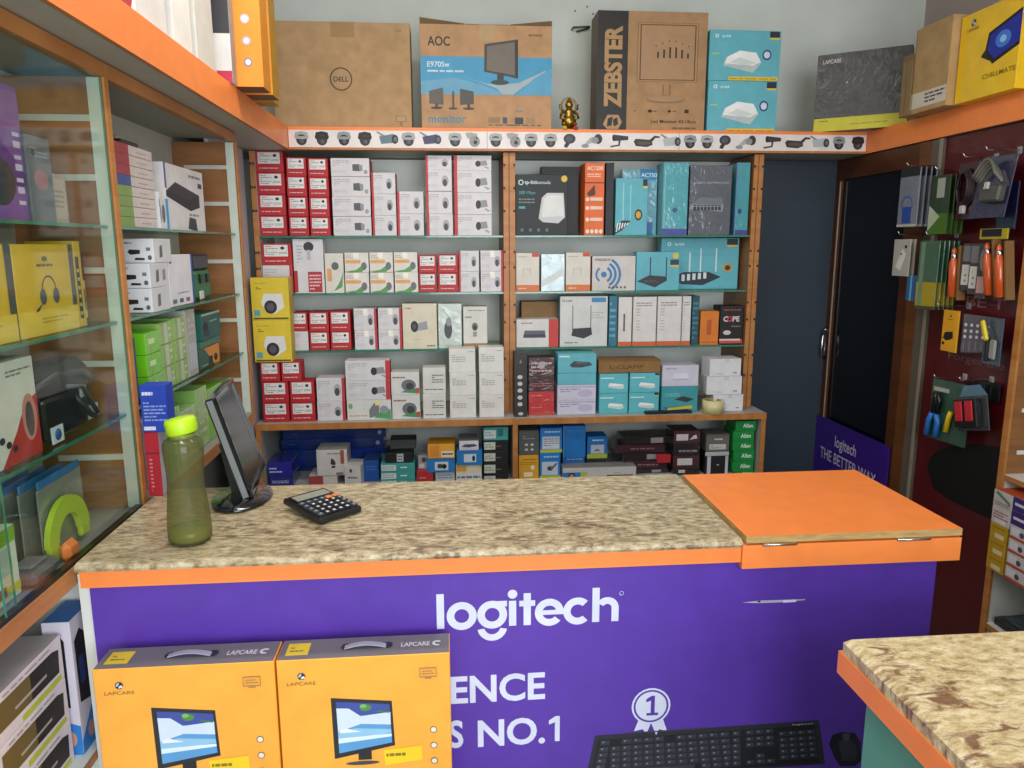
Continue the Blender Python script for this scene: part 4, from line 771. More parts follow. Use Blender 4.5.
# plastic-wrapped pack pile
PM = mat('#2c2227', .2, 'wrap'); PM2 = mat('#4b2a33', .2, 'wrap')
zz = ZLOW
for i, (x0, x1, yt, m_) in enumerate(((630, 668, 469, PM), (625, 667, 461, PM2), (621, 666, 453, PM), (616, 664, 445, PM2), (622, 672, 436.5, PM))):
    o = place(D_(m_, [('r', .55, .15, .8, .8, '#9c9296')] if i % 2 == 0 else [('l', .3, .3, .9, .7, 1, '#8a6a70')]), 'wrapped_packet', 'plastic-wrapped dark flat packet, %s of the five in the slanting pile' % rank(i, 5), 'packet', x0, x1, yt, 500, 3.40+i*.004, .13, zz, .03*(-1)**i, 'wrapped packets'); zz = top(o)
o = place(D_('#b8242c'), 'wrapped_packet', 'small bright red packet in front of the slanting pile', 'packet', 657, 671, 455, 463, 3.37, .02, None, 0)
zz = ZLOW
for i, (yt, sp) in enumerate(((468.5, [('r', .2, .35, .45, .8, '#c9c4c4')]), (456, [('r', .15, .25, .72, .8, '#cfccca')]), (444, [('l', .2, .2, .9, .6, 1, '#8a8486')]), (431, [('r', .1, .25, .55, .75, '#c8c2c0'), ('p', [(.6, .3), (.75, .6), (.85, .7), (.9, .4)], '#cfc9c8')]))):
    o = place(D_(PM2 if i % 2 else PM, sp), 'wrapped_packet', 'dark wrapped packet with pale label, %s of four right of the slanting pile' % rank(i, 4), 'packet', 672.5, 699, yt, 500, 3.355, .13, zz, 0, 'wrapped packets'); zz = top(o)
o = place(D_('#17171a', [('r', .1, .0, .25, .8, '#c9c4d2'), ('r', .86, 0, .98, .8, '#c9c4d2'), ('r', .0, .82, 1, 1, '#b9bbc0'), ('r', .5, .38, .6, .43, '#b9b9b9')]), 'charger_box', 'black box with white side stripes left of the green boxes', 'box', 704, 728, 451.8, 500, 3.36, .12, ZLOW, 0, RB)
place(D_('#6b6662', [('l', .35, .62, .7, .8, 1, '#d9d4d0'), ('r', .14, .1, .86, .42, '#c9c5c0'), ('l', .2, .15, .8, .35, 2, '#8c8884')]), 'charger_box', 'grey box with white label on the black striped box', 'box', 706, 729.5, 434.5, 451.8, 3.365, .12, top(o), 0, RB)
zz = ZLOW
for i, (yt, dx) in enumerate(((471.7, 1), (461.4, -1), (451.2, 0), (441.6, -1), (431.3, -1), (421.3, 1))):
    o = place(D_('#0e8a3c', [('t', 'Allen', .36, .34, .40, '#e4f2e4', .02, .48)]), 'cable_box', 'green box lettered in white, %s of the six by the right end panel' % rank(i, 6), 'box', 732.5+dx, 753.6+dx, yt, 500, 3.345, .13, zz, 0, 'green boxes in a tower'); zz = top(o)

# ---- goods on top of the overhead shelves
ZTOP = ZT1-.005
def dell():
    return D_(mat('#b08e66', .8, 'cardboard'), [('q', .49, .47, .11, .098, 0, 360, '#3c2a16'), ('t', 'DELL', .435, .447, .045, '#3c2a16', .02, .11), ('r', .88, .07, .96, .13, '#8d6a3a'), ('r', .888, .078, .952, .122, '#b08e66'), ('r', .91, .03, .93, .07, '#8d6a3a'), ('t', 'Dell', .90, .92, .022, '#6c4f26', 0), ('r', .43, .86, .60, 1, '#9a7647')], {'T': '#6b5230'})
def bigbox(spec, name, label, x0, x1, yt, Yf, depth, zb=ZTOP, rz=0, yb=128):
    return place(spec, name, label, 'box', x0, x1, yt, yb, Yf, depth, zb, rz)
YT = YFB+.02
tb = bigbox(dell(), 'monitor_carton', 'plain brown monitor carton with round logo on the back overhead shelf', 272.5, 411, 22, YT, .16)
AO = [('r', 0, .34, 1, .70, '#3a93bb'), ('p', [(0, .34), (0, .46), (.25, .50), (.45, .44), (.62, .36), (.60, .34)], '#5f9dbb'), ('p', [(.3, .52), (.5, .445), (.62, .44), (.75, .46), (.95, .58), (.95, .56), (.78, .42), (.70, .345), (.62, .345), (.58, .40), (.45, .46)], '#9cabb0'), ('p', [(1, .34), (1, .60), (.86, .50), (.72, .34)], '#4f9abd'),
      ('t', 'AOC', .055, .80, .085, '#17140f', .02, .17), ('t', 'E970Sw', .05, .60, .05, '#cfe0e4', .012, .17), ('l', .05, .54, .34, .58, 1, '#b9d0d8'), ('t', 'monitor', .05, .07, .075, '#3e7f96', .02, .29),
      ('p', [(.48, .56), (.485, .82), (.74, .87), (.74, .50)], '#3a332b'), ('p', [(.50, .575), (.505, .80), (.715, .845), (.715, .53)], '#6c6256'), ('p', [(.72, .5), (.74, .5), (.74, .87), (.72, .865)], '#22201d'), ('r', .58, .47, .63, .55, '#2b2c2c'), ('e', .60, .46, .07, .025, '#2b3b40'),
      ('p', [(.06, .25), (.06, .37), (.165, .405), (.17, .24)], '#5a5348'), ('r', .105, .215, .125, .25, '#39322a'), ('e', .115, .21, .045, .012, '#39322a'), ('p', [(.295, .24), (.295, .395), (.40, .37), (.40, .25)], '#4a463e'), ('r', .35, .21, .37, .25, '#39322a'), ('e', .36, .205, .045, .012, '#39322a'),
      ('r', .235, .21, .25, .37, '#4a4438'), ('e', .24, .205, .035, .01, '#39322a'), ('r', .51, .07, .60, .125, '#8f6f4c'), ('r', .62, .065, .655, .125, '#3b4658'), ('r', .715, .06, .78, .125, '#2c3440'), ('r', .80, .07, .87, .125, '#9a7a55'), ('l', .51, .04, .92, .06, 1, '#4a3620'), ('l', .72, .17, .92, .20, 1, '#55809a'), ('l', .82, .89, .93, .93, 1, '#7a5c3a'), ('r', .445, .84, .57, 1, '#b39164')]
ao = bigbox(D_(mat('#b8906a', .8, 'cardboard'), AO, {'T': '#5f4a30'}), 'monitor_carton', 'monitor carton with a wide blue band and screen pictures', 420.5, 552, 25, YT, .16)
g = G(); ax = onY(420.5, 60, YT).x; bx = onY(552, 60, YT).x; ztp = top(ao)
hw = (bx-ax)/2
for s_, e_ in ((-1, -.32), (.36, 1)):
    g.prism([(hw*s_ if s_ < 0 else hw*.36, -.078, .0006), (hw*e_ if s_ < 0 else hw, -.078, .0006), (hw*e_ if s_ < 0 else hw, -.078, .004 if s_ < 0 else .022), (hw*s_ if s_ < 0 else hw*.36, -.078, .026 if s_ < 0 else .004)], (0, .004, 0), mat('#6e5536', .8, 'cardboard'))
g.box((-hw*.30, -.076, .0006), (hw*.34, .076, .003), mat('#6e5536', .8, 'cardboard'))
o = obj('top_flap', g, ao, (0, 0, ztp-ao.location.z-.0004)); o['label'] = 'loose brown top flaps'
ZB = [('r', 0, 0, .275, 1, '#23211e'), ('tv', 'ZEBSTER', .215, .20, .145, '#b08a5a', .045, .68),
      ('p', [(.06, .06), (.10, .14), (.20, .14), (.235, .08), (.20, .02), (.10, .02)], '#b08a5a'), ('p', [(.095, .04), (.105, .11), (.15, .125), (.14, .05)], '#23211e'), ('p', [(.16, .04), (.15, .10), (.19, .12), (.20, .06)], '#23211e'),
      ('r', .36, .42, .92, .91, '#8d6a3f'), ('r', .37, .425, .91, .905, '#ab8660'), ('r', .385, .435, .895, .895, '#54391c'), ('r', .395, .442, .885, .888, '#ab8660')]
ZB += [('r', .55+.055*i-.008, .62, .55+.055*i+.008, .62+h_, '#2e1f10') for i, h_ in enumerate((.05, .07, .09, .09, .07, .04))]+[('e', .53+.06*i, .72+.02*(2.5-abs(i-2.5)), .008, .008, '#7a5a34') for i in range(6)]
ZB += [('r', .60, .31, .615, .40, '#8d6a3f'), ('r', .66, .31, .675, .40, '#8d6a3f'), ('q', .63, .28, .03, .024, 0, 360, '#8d6a3f'), ('e', .63, .275, .175, .03, '#8d6a3f'), ('e', .63, .28, .165, .024, '#ab8660')]
ZB += [('e', .49, .175, .02, .014, '#2e1f10'), ('e', .67, .175, .015, .011, '#2e1f10'), ('r', .81, .16, .85, .19, '#2e1f10'), ('l', .34, .165, .44, .185, 1, '#6b4c28'), ('l', .52, .165, .60, .185, 1, '#6b4c28'), ('l', .70, .165, .77, .185, 1, '#6b4c28'), ('t', 'Led Monitor 43.18cm', .50, .075, .028, '#4a3218', .008, .42), ('l', .70, .02, .92, .045, 1, '#6b4c28')]
bigbox(D_(mat('#ab8660', .8, 'cardboard'), ZB, {'L': '#5b4630', 'T': '#4f3d28', 'R': '#23262c'}), 'monitor_carton', 'upright carton with black side band and monitor outline', 597, 706.5, 11.5, YT, .15)
def pair(x0, x1, y0, y1, zb, lab): return place(tp('white router', True, True, '#62b2c0'), 'router_box', lab, 'box', x0, x1, y0, y1, YT, .10, zb, 0, 'pair of teal router boxes above the back shelf')
o = pair(707.5, 777, 81, 128, ZTOP, 'lower of the two teal router boxes above the back shelf')
p2 = pair(709, 780.5, 30.5, 81, top(o), 'upper of the two teal router boxes above the back shelf')
# brass figurine
k = empty('brass_figurine', (onY(570, 125, YT).x, YT+.03, ZTOP), 'small brass deity figurine between the two monitor cartons', 'figurine')
g = G(); g.lathe([(.030, .0005), (.034, .006), (.026, .014), (.020, .020)], mat('#7a5a22', .35, 'plain', .8), 20); obj('pedestal', g, k)
g = G(); BR = mat('#a8873c', .3, 'plain', .9)
g.lathe([(.020, .0202), (.030, .03), (.033, .045), (.026, .06), (.020, .075), (.024, .086), (.016, .095), (.010, .1)], BR, 18)
g.lathe([(.004, .098), (.015, .104), (.018, .115), (.014, .127), (.007, .135), (.002, .146)], BR, 16)
for s_ in (-1, 1):
    g.tube([(s_*.020, 0, .086), (s_*.036, -.004, .078), (s_*.040, -.012, .060), (s_*.024, -.022, .052)], .006, BR); g.tube([(s_*.022, 0, .09), (s_*.040, .004, .100), (s_*.040, .0, .118)], .0045, BR)
    g.lathe([(.001, -.008), (.010, -.004), (.012, 0), (.010, .004), (.001, .008)], BR, 12, Matrix.Translation((s_*.024, -.010, .034)))
obj('body', g, k)
g = G()
for i in range(14):
    a = PI*i/13; g.tube([(.030*math.cos(a), .012, .108+.030*math.sin(a)), (.040*math.cos(a), .012, .108+.042*math.sin(a))], .003, BR, 6)
g.tube([(.032*math.cos(PI*i/16), .012, .108+.034*math.sin(PI*i/16)) for i in range(17)], .003, BR, 6); g.tube([(-.032, .012, .108), (-.028, .008, .05)], .003, BR, 6); g.tube([(.032, .012, .108), (.028, .008, .05)], .003, BR, 6); obj('halo', g, k)
for s_, c_, nm in ((-1, '#c9a92c', 'yellow_flower'), (1, '#b0302c', 'red_flower')):
    g = G(); g.lathe([(.001, .0004), (.009, .003), (.012, .010), (.009, .017), (.001, .022)], mat(c_, .6), 12, Matrix.Translation((s_*.024-.002, -.048, 0))); obj(nm, g, k)
# wall hook and nails
g = G(); hk = onY(578, 30, YB); g.tube([(hk.x-.03, YB-.0005, hk.z), (hk.x-.03, YB-.04, hk.z), (hk.x+.05, YB-.045, hk.z+.004), (hk.x+.05, YB-.02, hk.z+.004), (hk.x-.01, YB-.015, hk.z-.012)], .005, mat('#5d6a62', .4, 'plain', .6)); tag(obj('wall_hook', g), 'small grey metal wall hook beside the upright monitor carton', 'hook')
for px, py in ((575, 11), (587, 7), (593, 14)):
    q = onY(px, py, YB); g = G(); g.lathe([(.003, 0), (.004, .003)], mat('#4a4238', .5), 8, Matrix.Translation((q.x, YB-.0032, q.z)) @ Matrix.Rotation(R(-90), 4, 'X') @ Matrix.Translation((0, 0, -.003)))
    tag(obj('nail', g), 'one of three tiny dark nails high in the back wall', 'nail', 'nails in the back wall')

# ================================================================== LEFT CABINET GOODS (fronts face +X)
def xbox(spec, name, label, cat, y0, y1, h, zb, X, depth, group=None, rz=0, g_=.001):
    o = carton(name, (y1-y0)-2*g_, depth, h, spec, (X-depth/2, (y0+y1)/2, zb+.0006), PI/2+rz); tag(o, label, cat, group); return o
S1, S2, S3 = LSH
HP = [('q', .55, .50, .22, .19, 20, 160, '#2a2a30'), ('e', .42, .42, .10, .16, '#3a3c44'), ('e', .74, .42, .09, .16, '#3a3c44'), ('e', .42, .42, .05, .09, '#7c7f88')]
# glass-fronted cabinet
PUR = mat('#7a4a9c', .3, 'plain', 0, .3)
xbox(D_(PUR, [('r', .0, .72, 1, .96, '#8a62a4'), ('p', [(.1, .6), (.5, .5), (.95, .2), (1, .35), (.6, .66), (.2, .78)], '#5a2f80'), ('p', [(.15, .02), (.35, .02), (.5, .5), (.35, .55)], '#9c70c0'), ('e', .62, .28, .22, .18, '#34323c'), ('p', [(.05, .05), (.22, .02), (.5, .62), (.35, .66)], '#3a3744'), *[('r', .86, .12+.085*i_, .96, .15+.085*i_+.02*(i_%2), '#cbbcd8') for i_ in range(7)]], {'T': '#3b2f66', 'R': '#5d3a82'}),
     'headset_box', 'purple headset box on the top glass shelf behind the sliding door', 'box', 1.33, 1.565, .245, S3, -.80, .12)
xbox(D_('#6d6f78', [('e', .5, .5, .3, .12, '#a8707c'), ('l', .15, .75, .85, .88, 3, '#9ea0a6'), ('e', .25, .8, .08, .04, '#43454c')], {'T': '#4d4f55'}), 'headset_box', 'grey headset box beside the purple one', 'box', 1.575, 1.668, .165, S3, -.80, .10)
xbox(D_('#b39a90', [('r', .1, .1, .9, .9, '#c2aaa0'), ('l', .2, .3, .8, .7, 4, '#9a8078')]), 'accessory_box', 'pale pinkish box at the far end of the top glass shelf', 'box', 1.70, 1.785, .105, S3, -.83, .08)
YEL = mat('#dcb02a', .35, 'plain', 0, .2)
def hsbox(): return D_(YEL, [('r', .92, 0, 1, 1, '#4a4a4e'), ('r', 0, 0, 1, .28, '#e4c04c'), ('q', .52, .50, .155, .135, -10, 190, '#4a4448'), ('e', .41, .42, .055, .09, '#55565e'), ('e', .63, .42, .055, .09, '#55565e'), ('l', .35, .74, .62, .80, 1, '#7a6a3a'), ('e', .49, .84, .045, .03, '#6a5a4a'), ('p', [(.40, .36), (.32, .27), (.26, .26), (.28, .29)], '#4a4448'), ('l', .35, .12, .8, .2, 2, '#c29a2c')], {'T': '#4c4c4c', 'L': '#55555a'})
xbox(hsbox(), 'headset_box', 'yellow headset box, nearest of the pair on the middle glass shelf', 'box', 1.235, 1.478, .178, S2, -.80, .13)
xbox(hsbox(), 'headset_box', 'yellow headset box, farther of the pair on the middle glass shelf', 'box', 1.483, 1.715, .178, S2, -.80, .13)
xbox(D_('#d0a82c', [('r', .0, .1, .55, .82, '#1e1c1a')]+[('r', .1, .14+.1*i, .45, .18+.1*i, '#c7b060') for i in range(6)], {'T': '#caa22c'}), 'earphone_box', 'slim yellow box with black chequered window', 'box', 1.722, 1.752, .185, S2, -.80, .10)
xbox(D_('#2a2826', [('r', .2, .1, .8, .62, '#c7b55c'), ('r', .3, .2, .7, .5, '#1e1c1a')]), 'earphone_box', 'slim black and yellow box beside the chequered one', 'box', 1.755, 1.785, .16, S2, -.81, .08)
xbox(D_('#d9d3cc', [('p', [(.35, .0), (1, .0), (1, .62), (.80, .55), (.62, .3)], '#b5342e'), ('e', .85, .40, .12, .24, '#c9847c'), ('e', .85, .38, .07, .18, '#5a4a48'), ('e', .25, .7, .12, .1, '#c98a80'), ('l', .55, .84, .95, .92, 2, '#7c7a78')]+[('e', .12+.09*i, .45-.06*i, .04, .035, '#2c3034') for i in range(6)], {'T': '#b9b3ac'}),
     'toolkit_box', 'white and red boxed tool set on the lowest glass shelf', 'box', 1.30, 1.512, .19, S1, -.80, .06)
# black bags
g = G(); BB = mat('#1b1c1e', .35)
g.box((-.09, -.125, 0), (.0, .125, .155), BB, .02); g.box((.0005, -.115, .01), (.014, .02, .095), mat('#111214', .3), .006)
g.tube([(.004, .02, .09), (.02, .03, .06), (.022, .06, .03), (.012, .10, .02)], .006, mat('#2a2b2d', .5)); 
bag = obj('body', g); k = empty('laptop_bag', (-.81, 1.640, S1), 'black folded laptop bag with grey buckle strap on the lowest glass shelf', 'bag'); bag.parent = k; bag.location = (0, 0, .0006)
g = G(); g.box((.0145, .028, .075), (.020, .055, .10), mat('#9a9c9e', .4), .002); g.tube([(.014, -.02, .11), (.022, .03, .1), (.022, .09, .03)], .005, mat('#4b4d50', .5)); g.tube([(.0005, -.12, .12), (.012, -.06, .14), (.012, .06, .13), (.002, .12, .10)], .007, mat('#36383a', .4)); o = obj('strap', g, k)
g = G(); g.box((.0142, -.10, .004), (.0165, -.055, .038), mat('#c9cdd2', .4)); g.lathe([(.012, 0), (.012, .0008)], mat('#2f5a9a', .4), 20, Matrix.Translation((.0166, -.078, .021)) @ Matrix.Rotation(R(90), 4, 'Y')); g.box((.0142, .06, .02), (.0165, .105, .05), mat('#c2c6ce', .4)); o = obj('round_logo_tag', g, k); o['label'] = 'pale tag with blue round mark'
# blister packs with green headbands
for i in range(5):
    g = G(); x = -.82-.024*i; y = 1.60-.022*i
    g.box((-.004, -.09, 0), (.0, .09, .155), mat('#7c8078', .25, 'wrap'), .001)
    o = obj('blister_pack', g, None, (x, y, ZL-.0035)); tag(o, 'clear blister pack with blue header, %s from the cabinet door' % ORD[i], 'pack', 'blister packs standing on the cabinet base', )
    g = G(); g.box((-.0045, -.085, .1552), (.0005, .085, .172), mat('#2f6fa8', .4), .001); obj('header_card', g, o)
g = G(); LM = mat('#a9bf2c', .35)
pts = [(.0, .085*math.cos(a), .035+.085*math.sin(a)) for a in [PI*j/14 for j in range(15)]]
for j in range(14):
    (x_, y0_, z0_), (_, y1_, z1_) = pts[j], pts[j+1]; s0 = 1 if j else .9
    A_ = Vector((0, y0_*.55, .035+(z0_-.035)*.55)); B_ = Vector((0, y1_*.55, .035+(z1_-.035)*.55))
    g.prism([A_, (0, y0_, z0_), (0, y1_, z1_), B_], (.012, 0, 0), LM)
g.box((0, -.085, .0), (.012, -.047, .036), LM, .003); g.box((0, .047, .012), (.012, .085, .036), LM, .003)
tag(obj('lime_neck_pillow', g, None, (-.814, 1.585, ZL-.0035)), 'lime green arch-shaped gadget in front of the blister packs', 'gadget')
xbox(D_('#d5d8cc', [('r', 0, .78, 1, 1, '#7fb02c'), ('p', [(.1, .30), (.92, .38), (.92, .74), (.1, .70)], '#b5bdba'), ('r', .3, .50, .6, .54, '#3a3f46'), ('r', .3, .60, .6, .63, '#3a3f46'), ('r', 0, .08, 1, .2, '#b6c83a'), ('r', .6, .1, .8, .24, '#a06028')]), 'router_box', 'white and green box behind the near glass door', 'box', 1.16, 1.385, .135, ZL-.003, -.80, .10)
g = G(); g.box((-.035, -.05, 0), (.035, .05, .030), mat('#55525c', .4), .009); g.box((-.02, -.03, .0305), (.02, .03, .036), mat('#6b6874', .4), .003); tag(obj('small_device', g, None, (-.815, 1.325-.02+.14, ZL-.0035)), 'small dark grey gadget on the cabinet base by the door edge', 'gadget')
g = G(); g.box((-.012, -.026, 0), (.012, .026, .04), mat('#f07c3c', .4), .011); tag(obj('orange_tag', g, None, (-.787, 1.54, ZL-.0035)), 'small orange rounded gadget on the cabinet base', 'gadget')

# open cabinet : top shelf stack of thin boxes with coloured ends
PKF = lambda m: D_('#c9bdb8', [('r', 0, 0, .36, 1, m), ('l', .55, .3, .85, .6, 1, '#a5959a')])
zz = S3
for i, m_ in enumerate(('#7f9a58', '#7f9a58', '#7f9a58', '#7f9a58', '#44568e', '#9a3f44', '#9a3f44', '#9a3f44')):
    o = xbox(PKF(m_), 'adapter_box', 'thin pale box with %s end, %s of eight stacked high' % ({'#7f9a58': 'green', '#44568e': 'blue', '#9a3f44': 'red'}[m_], rank(i, 8)), 'box', 1.95, 2.195, .0245, zz, -.79, .10, 'thin boxes stacked on the top shelf'); zz = top(o)
g = G(); g.box((-.05, -.055, 0), (.05, .055, .013), mat('#1d1c20', .4), .003); o = obj('black_case', g, None, (-.85, 2.08, zz+.0004)); tag(o, 'flat black case on top of the thin box stack', 'case')
g = G(); MWH = mat('#b9b8ac', .4)
g.tube([(0, -.03, .008), (0, 0, .010), (0, .03, .012)], .006, MWH); g.lathe([(.006, 0), (.012, .004), (.012, .012), (.006, .016)], MWH, 14, Matrix.Translation((0, .035, .0))); g.box((-.01, -.035, .0), (.01, -.025, .030), MWH, .002)
tag(obj('white_camera', g, None, (-.85, 2.08, zz+.014)), 'small white camera lying on the flat black case', 'camera')
o = xbox(D_('#b8941c'), 'yellow_box', 'small mustard yellow box high on a dark box at the near end', 'box', 1.895, 1.935, .020, S3+.235, -.80, .1) if False else None
xbox(D_('#dad6d6', [('p', [(.02, .58), (.25, .74), (.86, .60), (.86, .40), (.60, .32), (.02, .50)], '#1c1c20'), ('p', [(.02, .58), (.25, .74), (.86, .60), (.55, .50)], '#2e2e34'), ('r', .84, .72, .95, .80, '#3a3c42'), ('l', .6, .84, .95, .93, 1, '#77757c'), ('l', .55, .22, .95, .3, 1, '#8c8a90'), ('p', [(.5, .03), (.75, .0), (.72, .2), (.55, .22)], '#303238'), ('r', 0, .62, .04, 1, '#5a5f9c')]),
     'disk_enclosure_box', 'upright white box with black device picture on the top shelf', 'box', 2.30, 2.655, .190, S3, -.80, .08)
xbox(D_('#d9d5cc', [('r', .62, 0, .9, 1, '#2a9ad8'), ('e', .3, .5, .18, .3, '#6a6c7c')]), 'accessory_box', 'small white box with bright blue stripe', 'box', 2.225, 2.295, .085, S3, -.79, .06)
xbox(D_('#d9d9dc', [('r', .05, .6, .5, .8, '#a0a0a8'), ('e', .5, .4, .2, .25, '#8a8a92')]), 'accessory_box', 'small white box beside the thin box stack', 'box', 2.20, 2.222, .10, S3, -.785, .05)
zz = S2
for i in range(3):
    sp = D_('#d6d6da', [('l', .30, .76, .6, .88, 1, '#55565c'), ('p', [(.50, .44), (.54, .56), (.74, .54), (.74, .38), (.56, .34)], '#1e1e22'), ('r', .86, .5, .94, .64, '#6e7076'), ('p', [(.62, .12), (.65, .22), (.82, .2), (.82, .12)], '#1e1e22'), ('e', .92, .22, .04, .1, '#55575c')]+([('e', .34, .15+.19*j, .035, .06, '#1c1c20') for j in range(4)] if i == 2 else []), {'R': '#cfcfd2'},
            R=[('p', [(.30, .2), (.48, .25), (.48, .75), (.34, .7)], '#66686e')]+([('p', [(.68, .25), (.85, .3), (.85, .75), (.7, .7)], '#8c8d92')] if i == 1 else []))
    o = carton('camera_box', .135, .13+.0*i, .064, sp, (-.778-.0675, 2.075+.02*i*(i-1)+.065, zz+.0006)); zz = top(o)
    tag(o, '%s of three white boxes with black pictures in the open cabinet' % ('bottom', 'middle', 'top')[i], 'box', 'white boxes on the middle shelf of the open cabinet')
xbox(D_('#dfdde2', [('t', 'BIXNOR', .05, .84, .07, '#4a5aa0', .02, .7) if False else ('l', .05, .80, .72, .92, 1, '#4a5aa0'), ('r', .93, 0, 1, 1, '#3a4aa0'), ('l', .3, .22, .8, .28, 1, '#8c86b0')]+[('r', .08+.27*i, .06, .24+.27*i, .14, c_) for i, c_ in enumerate(('#5a7a6a', '#4a5a7a', '#9a5a8c'))]), 'tablet_box', 'upright white box with blue edge in the open cabinet', 'box', 2.245, 2.455, .150, S2, -.79, .05)
# green tool case standing at the end
k = empty('tool_case', (-.86, 2.62, S2), 'dark green moulded tool case with black lid at the shelf end', 'case')
g = G(); g.box((-.05, -.08, .0006), (.05, .08, .095), mat('#2f6a44', .45), .01); obj('body', g, k)
g = G(); g.box((-.045, -.085, .0958), (.045, .085, .150), mat('#20242a', .4), .008); obj('lid', g, k)
g = G(); g.box((.0505, -.05, .055), (.056, -.02, .085), mat('#101214', .4), .002); obj('latch', g, k)
g = G(); g.box((.0505, .02, .055), (.056, .05, .085), mat('#101214', .4), .002); obj('latch', g, k)
g = G(); g.box((.0505, -.06, .002), (.055, -.02, .03), mat('#c9c9c0', .4), .002); obj('pale_tag', g, k)
# lower shelf (S1): blue, green boxes, dark teal drill boxes
xbox(D_('#24427a', [('l', .1, .1, .9, .2, 2, '#5f7ab0')]), 'cable_box', 'tall dusky blue box at the near end of the lower glass shelf', 'box', 1.905, 1.995, .165, S1, -.80, .06)
BLX = D_('#1d3fae', [('l', .08, .62, .5, .82, 1, '#d5daf0'), ('l', .1, .30, .95, .56, 5, '#8ca0e0'), ('r', .05, .06, .5, .16, '#d5daf0')])
GRN = D_(mat('#6cc218', .35, 'wrap'), [('r', .2, .45, .6, .7, '#c9dfa8')])
GRL = lambda: D_(mat('#84b450', .35, 'wrap'), [('r', .35, .05, .65, .95, '#b9c4a6'), ('l', .7, .2, .9, .8, 2, '#c9d4bc')])
zz = S1
for i in range(3):
    o = xbox(GRN, 'charger_box', 'bright green box, %s of three beside the blue box' % rank(i, 3), 'box', 2.02, 2.125, .057, zz, -.785, .10, 'bright green boxes on lower glass shelf'); zz = top(o)
zz = S1
for i in range(3):
    o = xbox(GRL(), 'charger_box', 'pale green striped box, %s of the nearer three' % rank(i, 3), 'box', 2.13, 2.235, .062, zz, -.79, .10, 'striped green boxes on lower glass shelf'); zz = top(o)
zz = S1
for i in range(3):
    o = xbox(GRL(), 'charger_box', 'pale green striped box, %s of the farther three' % rank(i, 3), 'box', 2.24, 2.345, .063, zz, -.79, .10, 'striped green boxes on lower glass shelf'); zz = top(o)
xbox(D_('#a9a8a0', [('r', .1, .1, .9, .5, '#b9bcc4'), ('l', .2, .6, .8, .9, 3, '#c4c2ba')]), 'charger_box', 'tall greyish box at the end of the green boxes', 'box', 2.35, 2.44, .205, S1, -.79, .10)
DT = mat('#1f5a4c', .4)
o = xbox(D_(DT, [('p', [(.25, 1), (1, 1), (1, 0), (.72, 0)], '#d98a3c'), ('p', [(.45, .05), (.62, .15), (.66, .5), (.48, .5)], '#16181a'), ('e', .80, .35, .09, .2, '#1a1614'), ('l', .1, .1, .4, .2, 1, '#cfd8d0')], {'T': '#5d7a5a', 'R': '#d98a3c'}), 'drill_box', 'dark green and orange box lying on lower glass shelf', 'box', 2.48, 2.70, .065, S1, -.80, .10)
o = xbox(D_(mat('#356a58', .4), [('l', .1, .3, .9, .7, 1, '#5d8a70')]), 'drill_box', 'thin dark green box between two drill boxes', 'box', 2.50, 2.72, .022, top(o), -.80, .10)
xbox(D_('#1f5f56', [('r', 0, .92, 1, 1, '#b9b6a8'), ('e', .2, .48, .13, .22, '#1a2022'), ('l', .4, .62, .8, .72, 1, '#a9c4bc'), ('p', [(.05, .2), (.3, .1), (.4, .3), (.1, .4)], '#223a44')], {'R': '#c98a3c'}), 'drill_box', 'dark green box with pale rim, topmost near the cabinet end', 'box', 2.53, 2.735, .088, top(o), -.80, .10)
# behind the counter on the cabinet base
zz = ZL-.0035
xbox(D_('#b7b3c4', [('e', .5, .5, .3, .09, '#8a8494'), ('r', .42, .38, .62, .5, '#77747e'), ('r', .8, .0, 1, .1, '#4a3040')]), 'router_box', 'upright lilac-grey box beside the dark red one', 'box', 1.99, 2.085, .185, zz, -.80, .10)
o = carton('router_box', .034, .052, .165, D_('#b01c30', [('l', .25, .06, .45, .6, 9, '#d98a90'), ('r', 0, .66, 1, .68, '#7c1220')], {'R': '#b9b4c4'}), (-.737, 1.906, ZT+.0006))
tag(o, 'narrow upright dark red box on the back left corner of the counter', 'box')
o = carton('cable_box', .062, .05, .118, dict(body='#1d3fae', F=[('l', .08, .74, .5, .90, 1, '#d5daf0'), ('l', .1, .22, .95, .66, 6, '#8ca0e0'), ('r', .05, .04, .5, .12, '#d5daf0')]), (-.722, 1.902, top(o)+.0002))
tag(o, 'vivid blue box with white lines of print standing on the dark red box', 'box')
for i in range(4):
    if i == 0: zq = zz
    o = xbox(D_(mat('#6cc218', .35, 'wrap'), [('r', .85, 0, 1, 1, '#a9c48c')]), 'charger_box', 'lime green box, %s of four behind the green bottle' % rank(i, 4), 'box', 2.10, 2.225, .044, zq, -.785, .12, 'lime boxes on the cabinet base'); zq = top(o)
xbox(D_(mat('#a8c490', .35, 'wrap'), [('c', .3, .3, .05, '#6cae3c'), ('c', .55, .55, .06, '#6cae3c'), ('c', .4, .75, .05, '#7abc4c'), ('r', 0, 0, 1, .12, '#c2c4ac')]), 'charger_box', 'pale green dotted box behind the monitor', 'box', 2.23, 2.38, .15, zz, -.79, .10)
xbox(D_(mat('#93c46a', .35, 'wrap'), [('l', .2, .2, .8, .8, 4, '#c4d8b0')]), 'charger_box', 'pale green box farther behind the monitor', 'box', 2.385, 2.50, .19, zz, -.79, .10)
xbox(D_(mat('#6cc218', .35, 'wrap'), [('r', .7, .1, .95, .9, '#a9c48c')]), 'charger_box', 'lime green box near the end of cabinet base', 'box', 2.505, 2.66, .17, zz, -.79, .10)
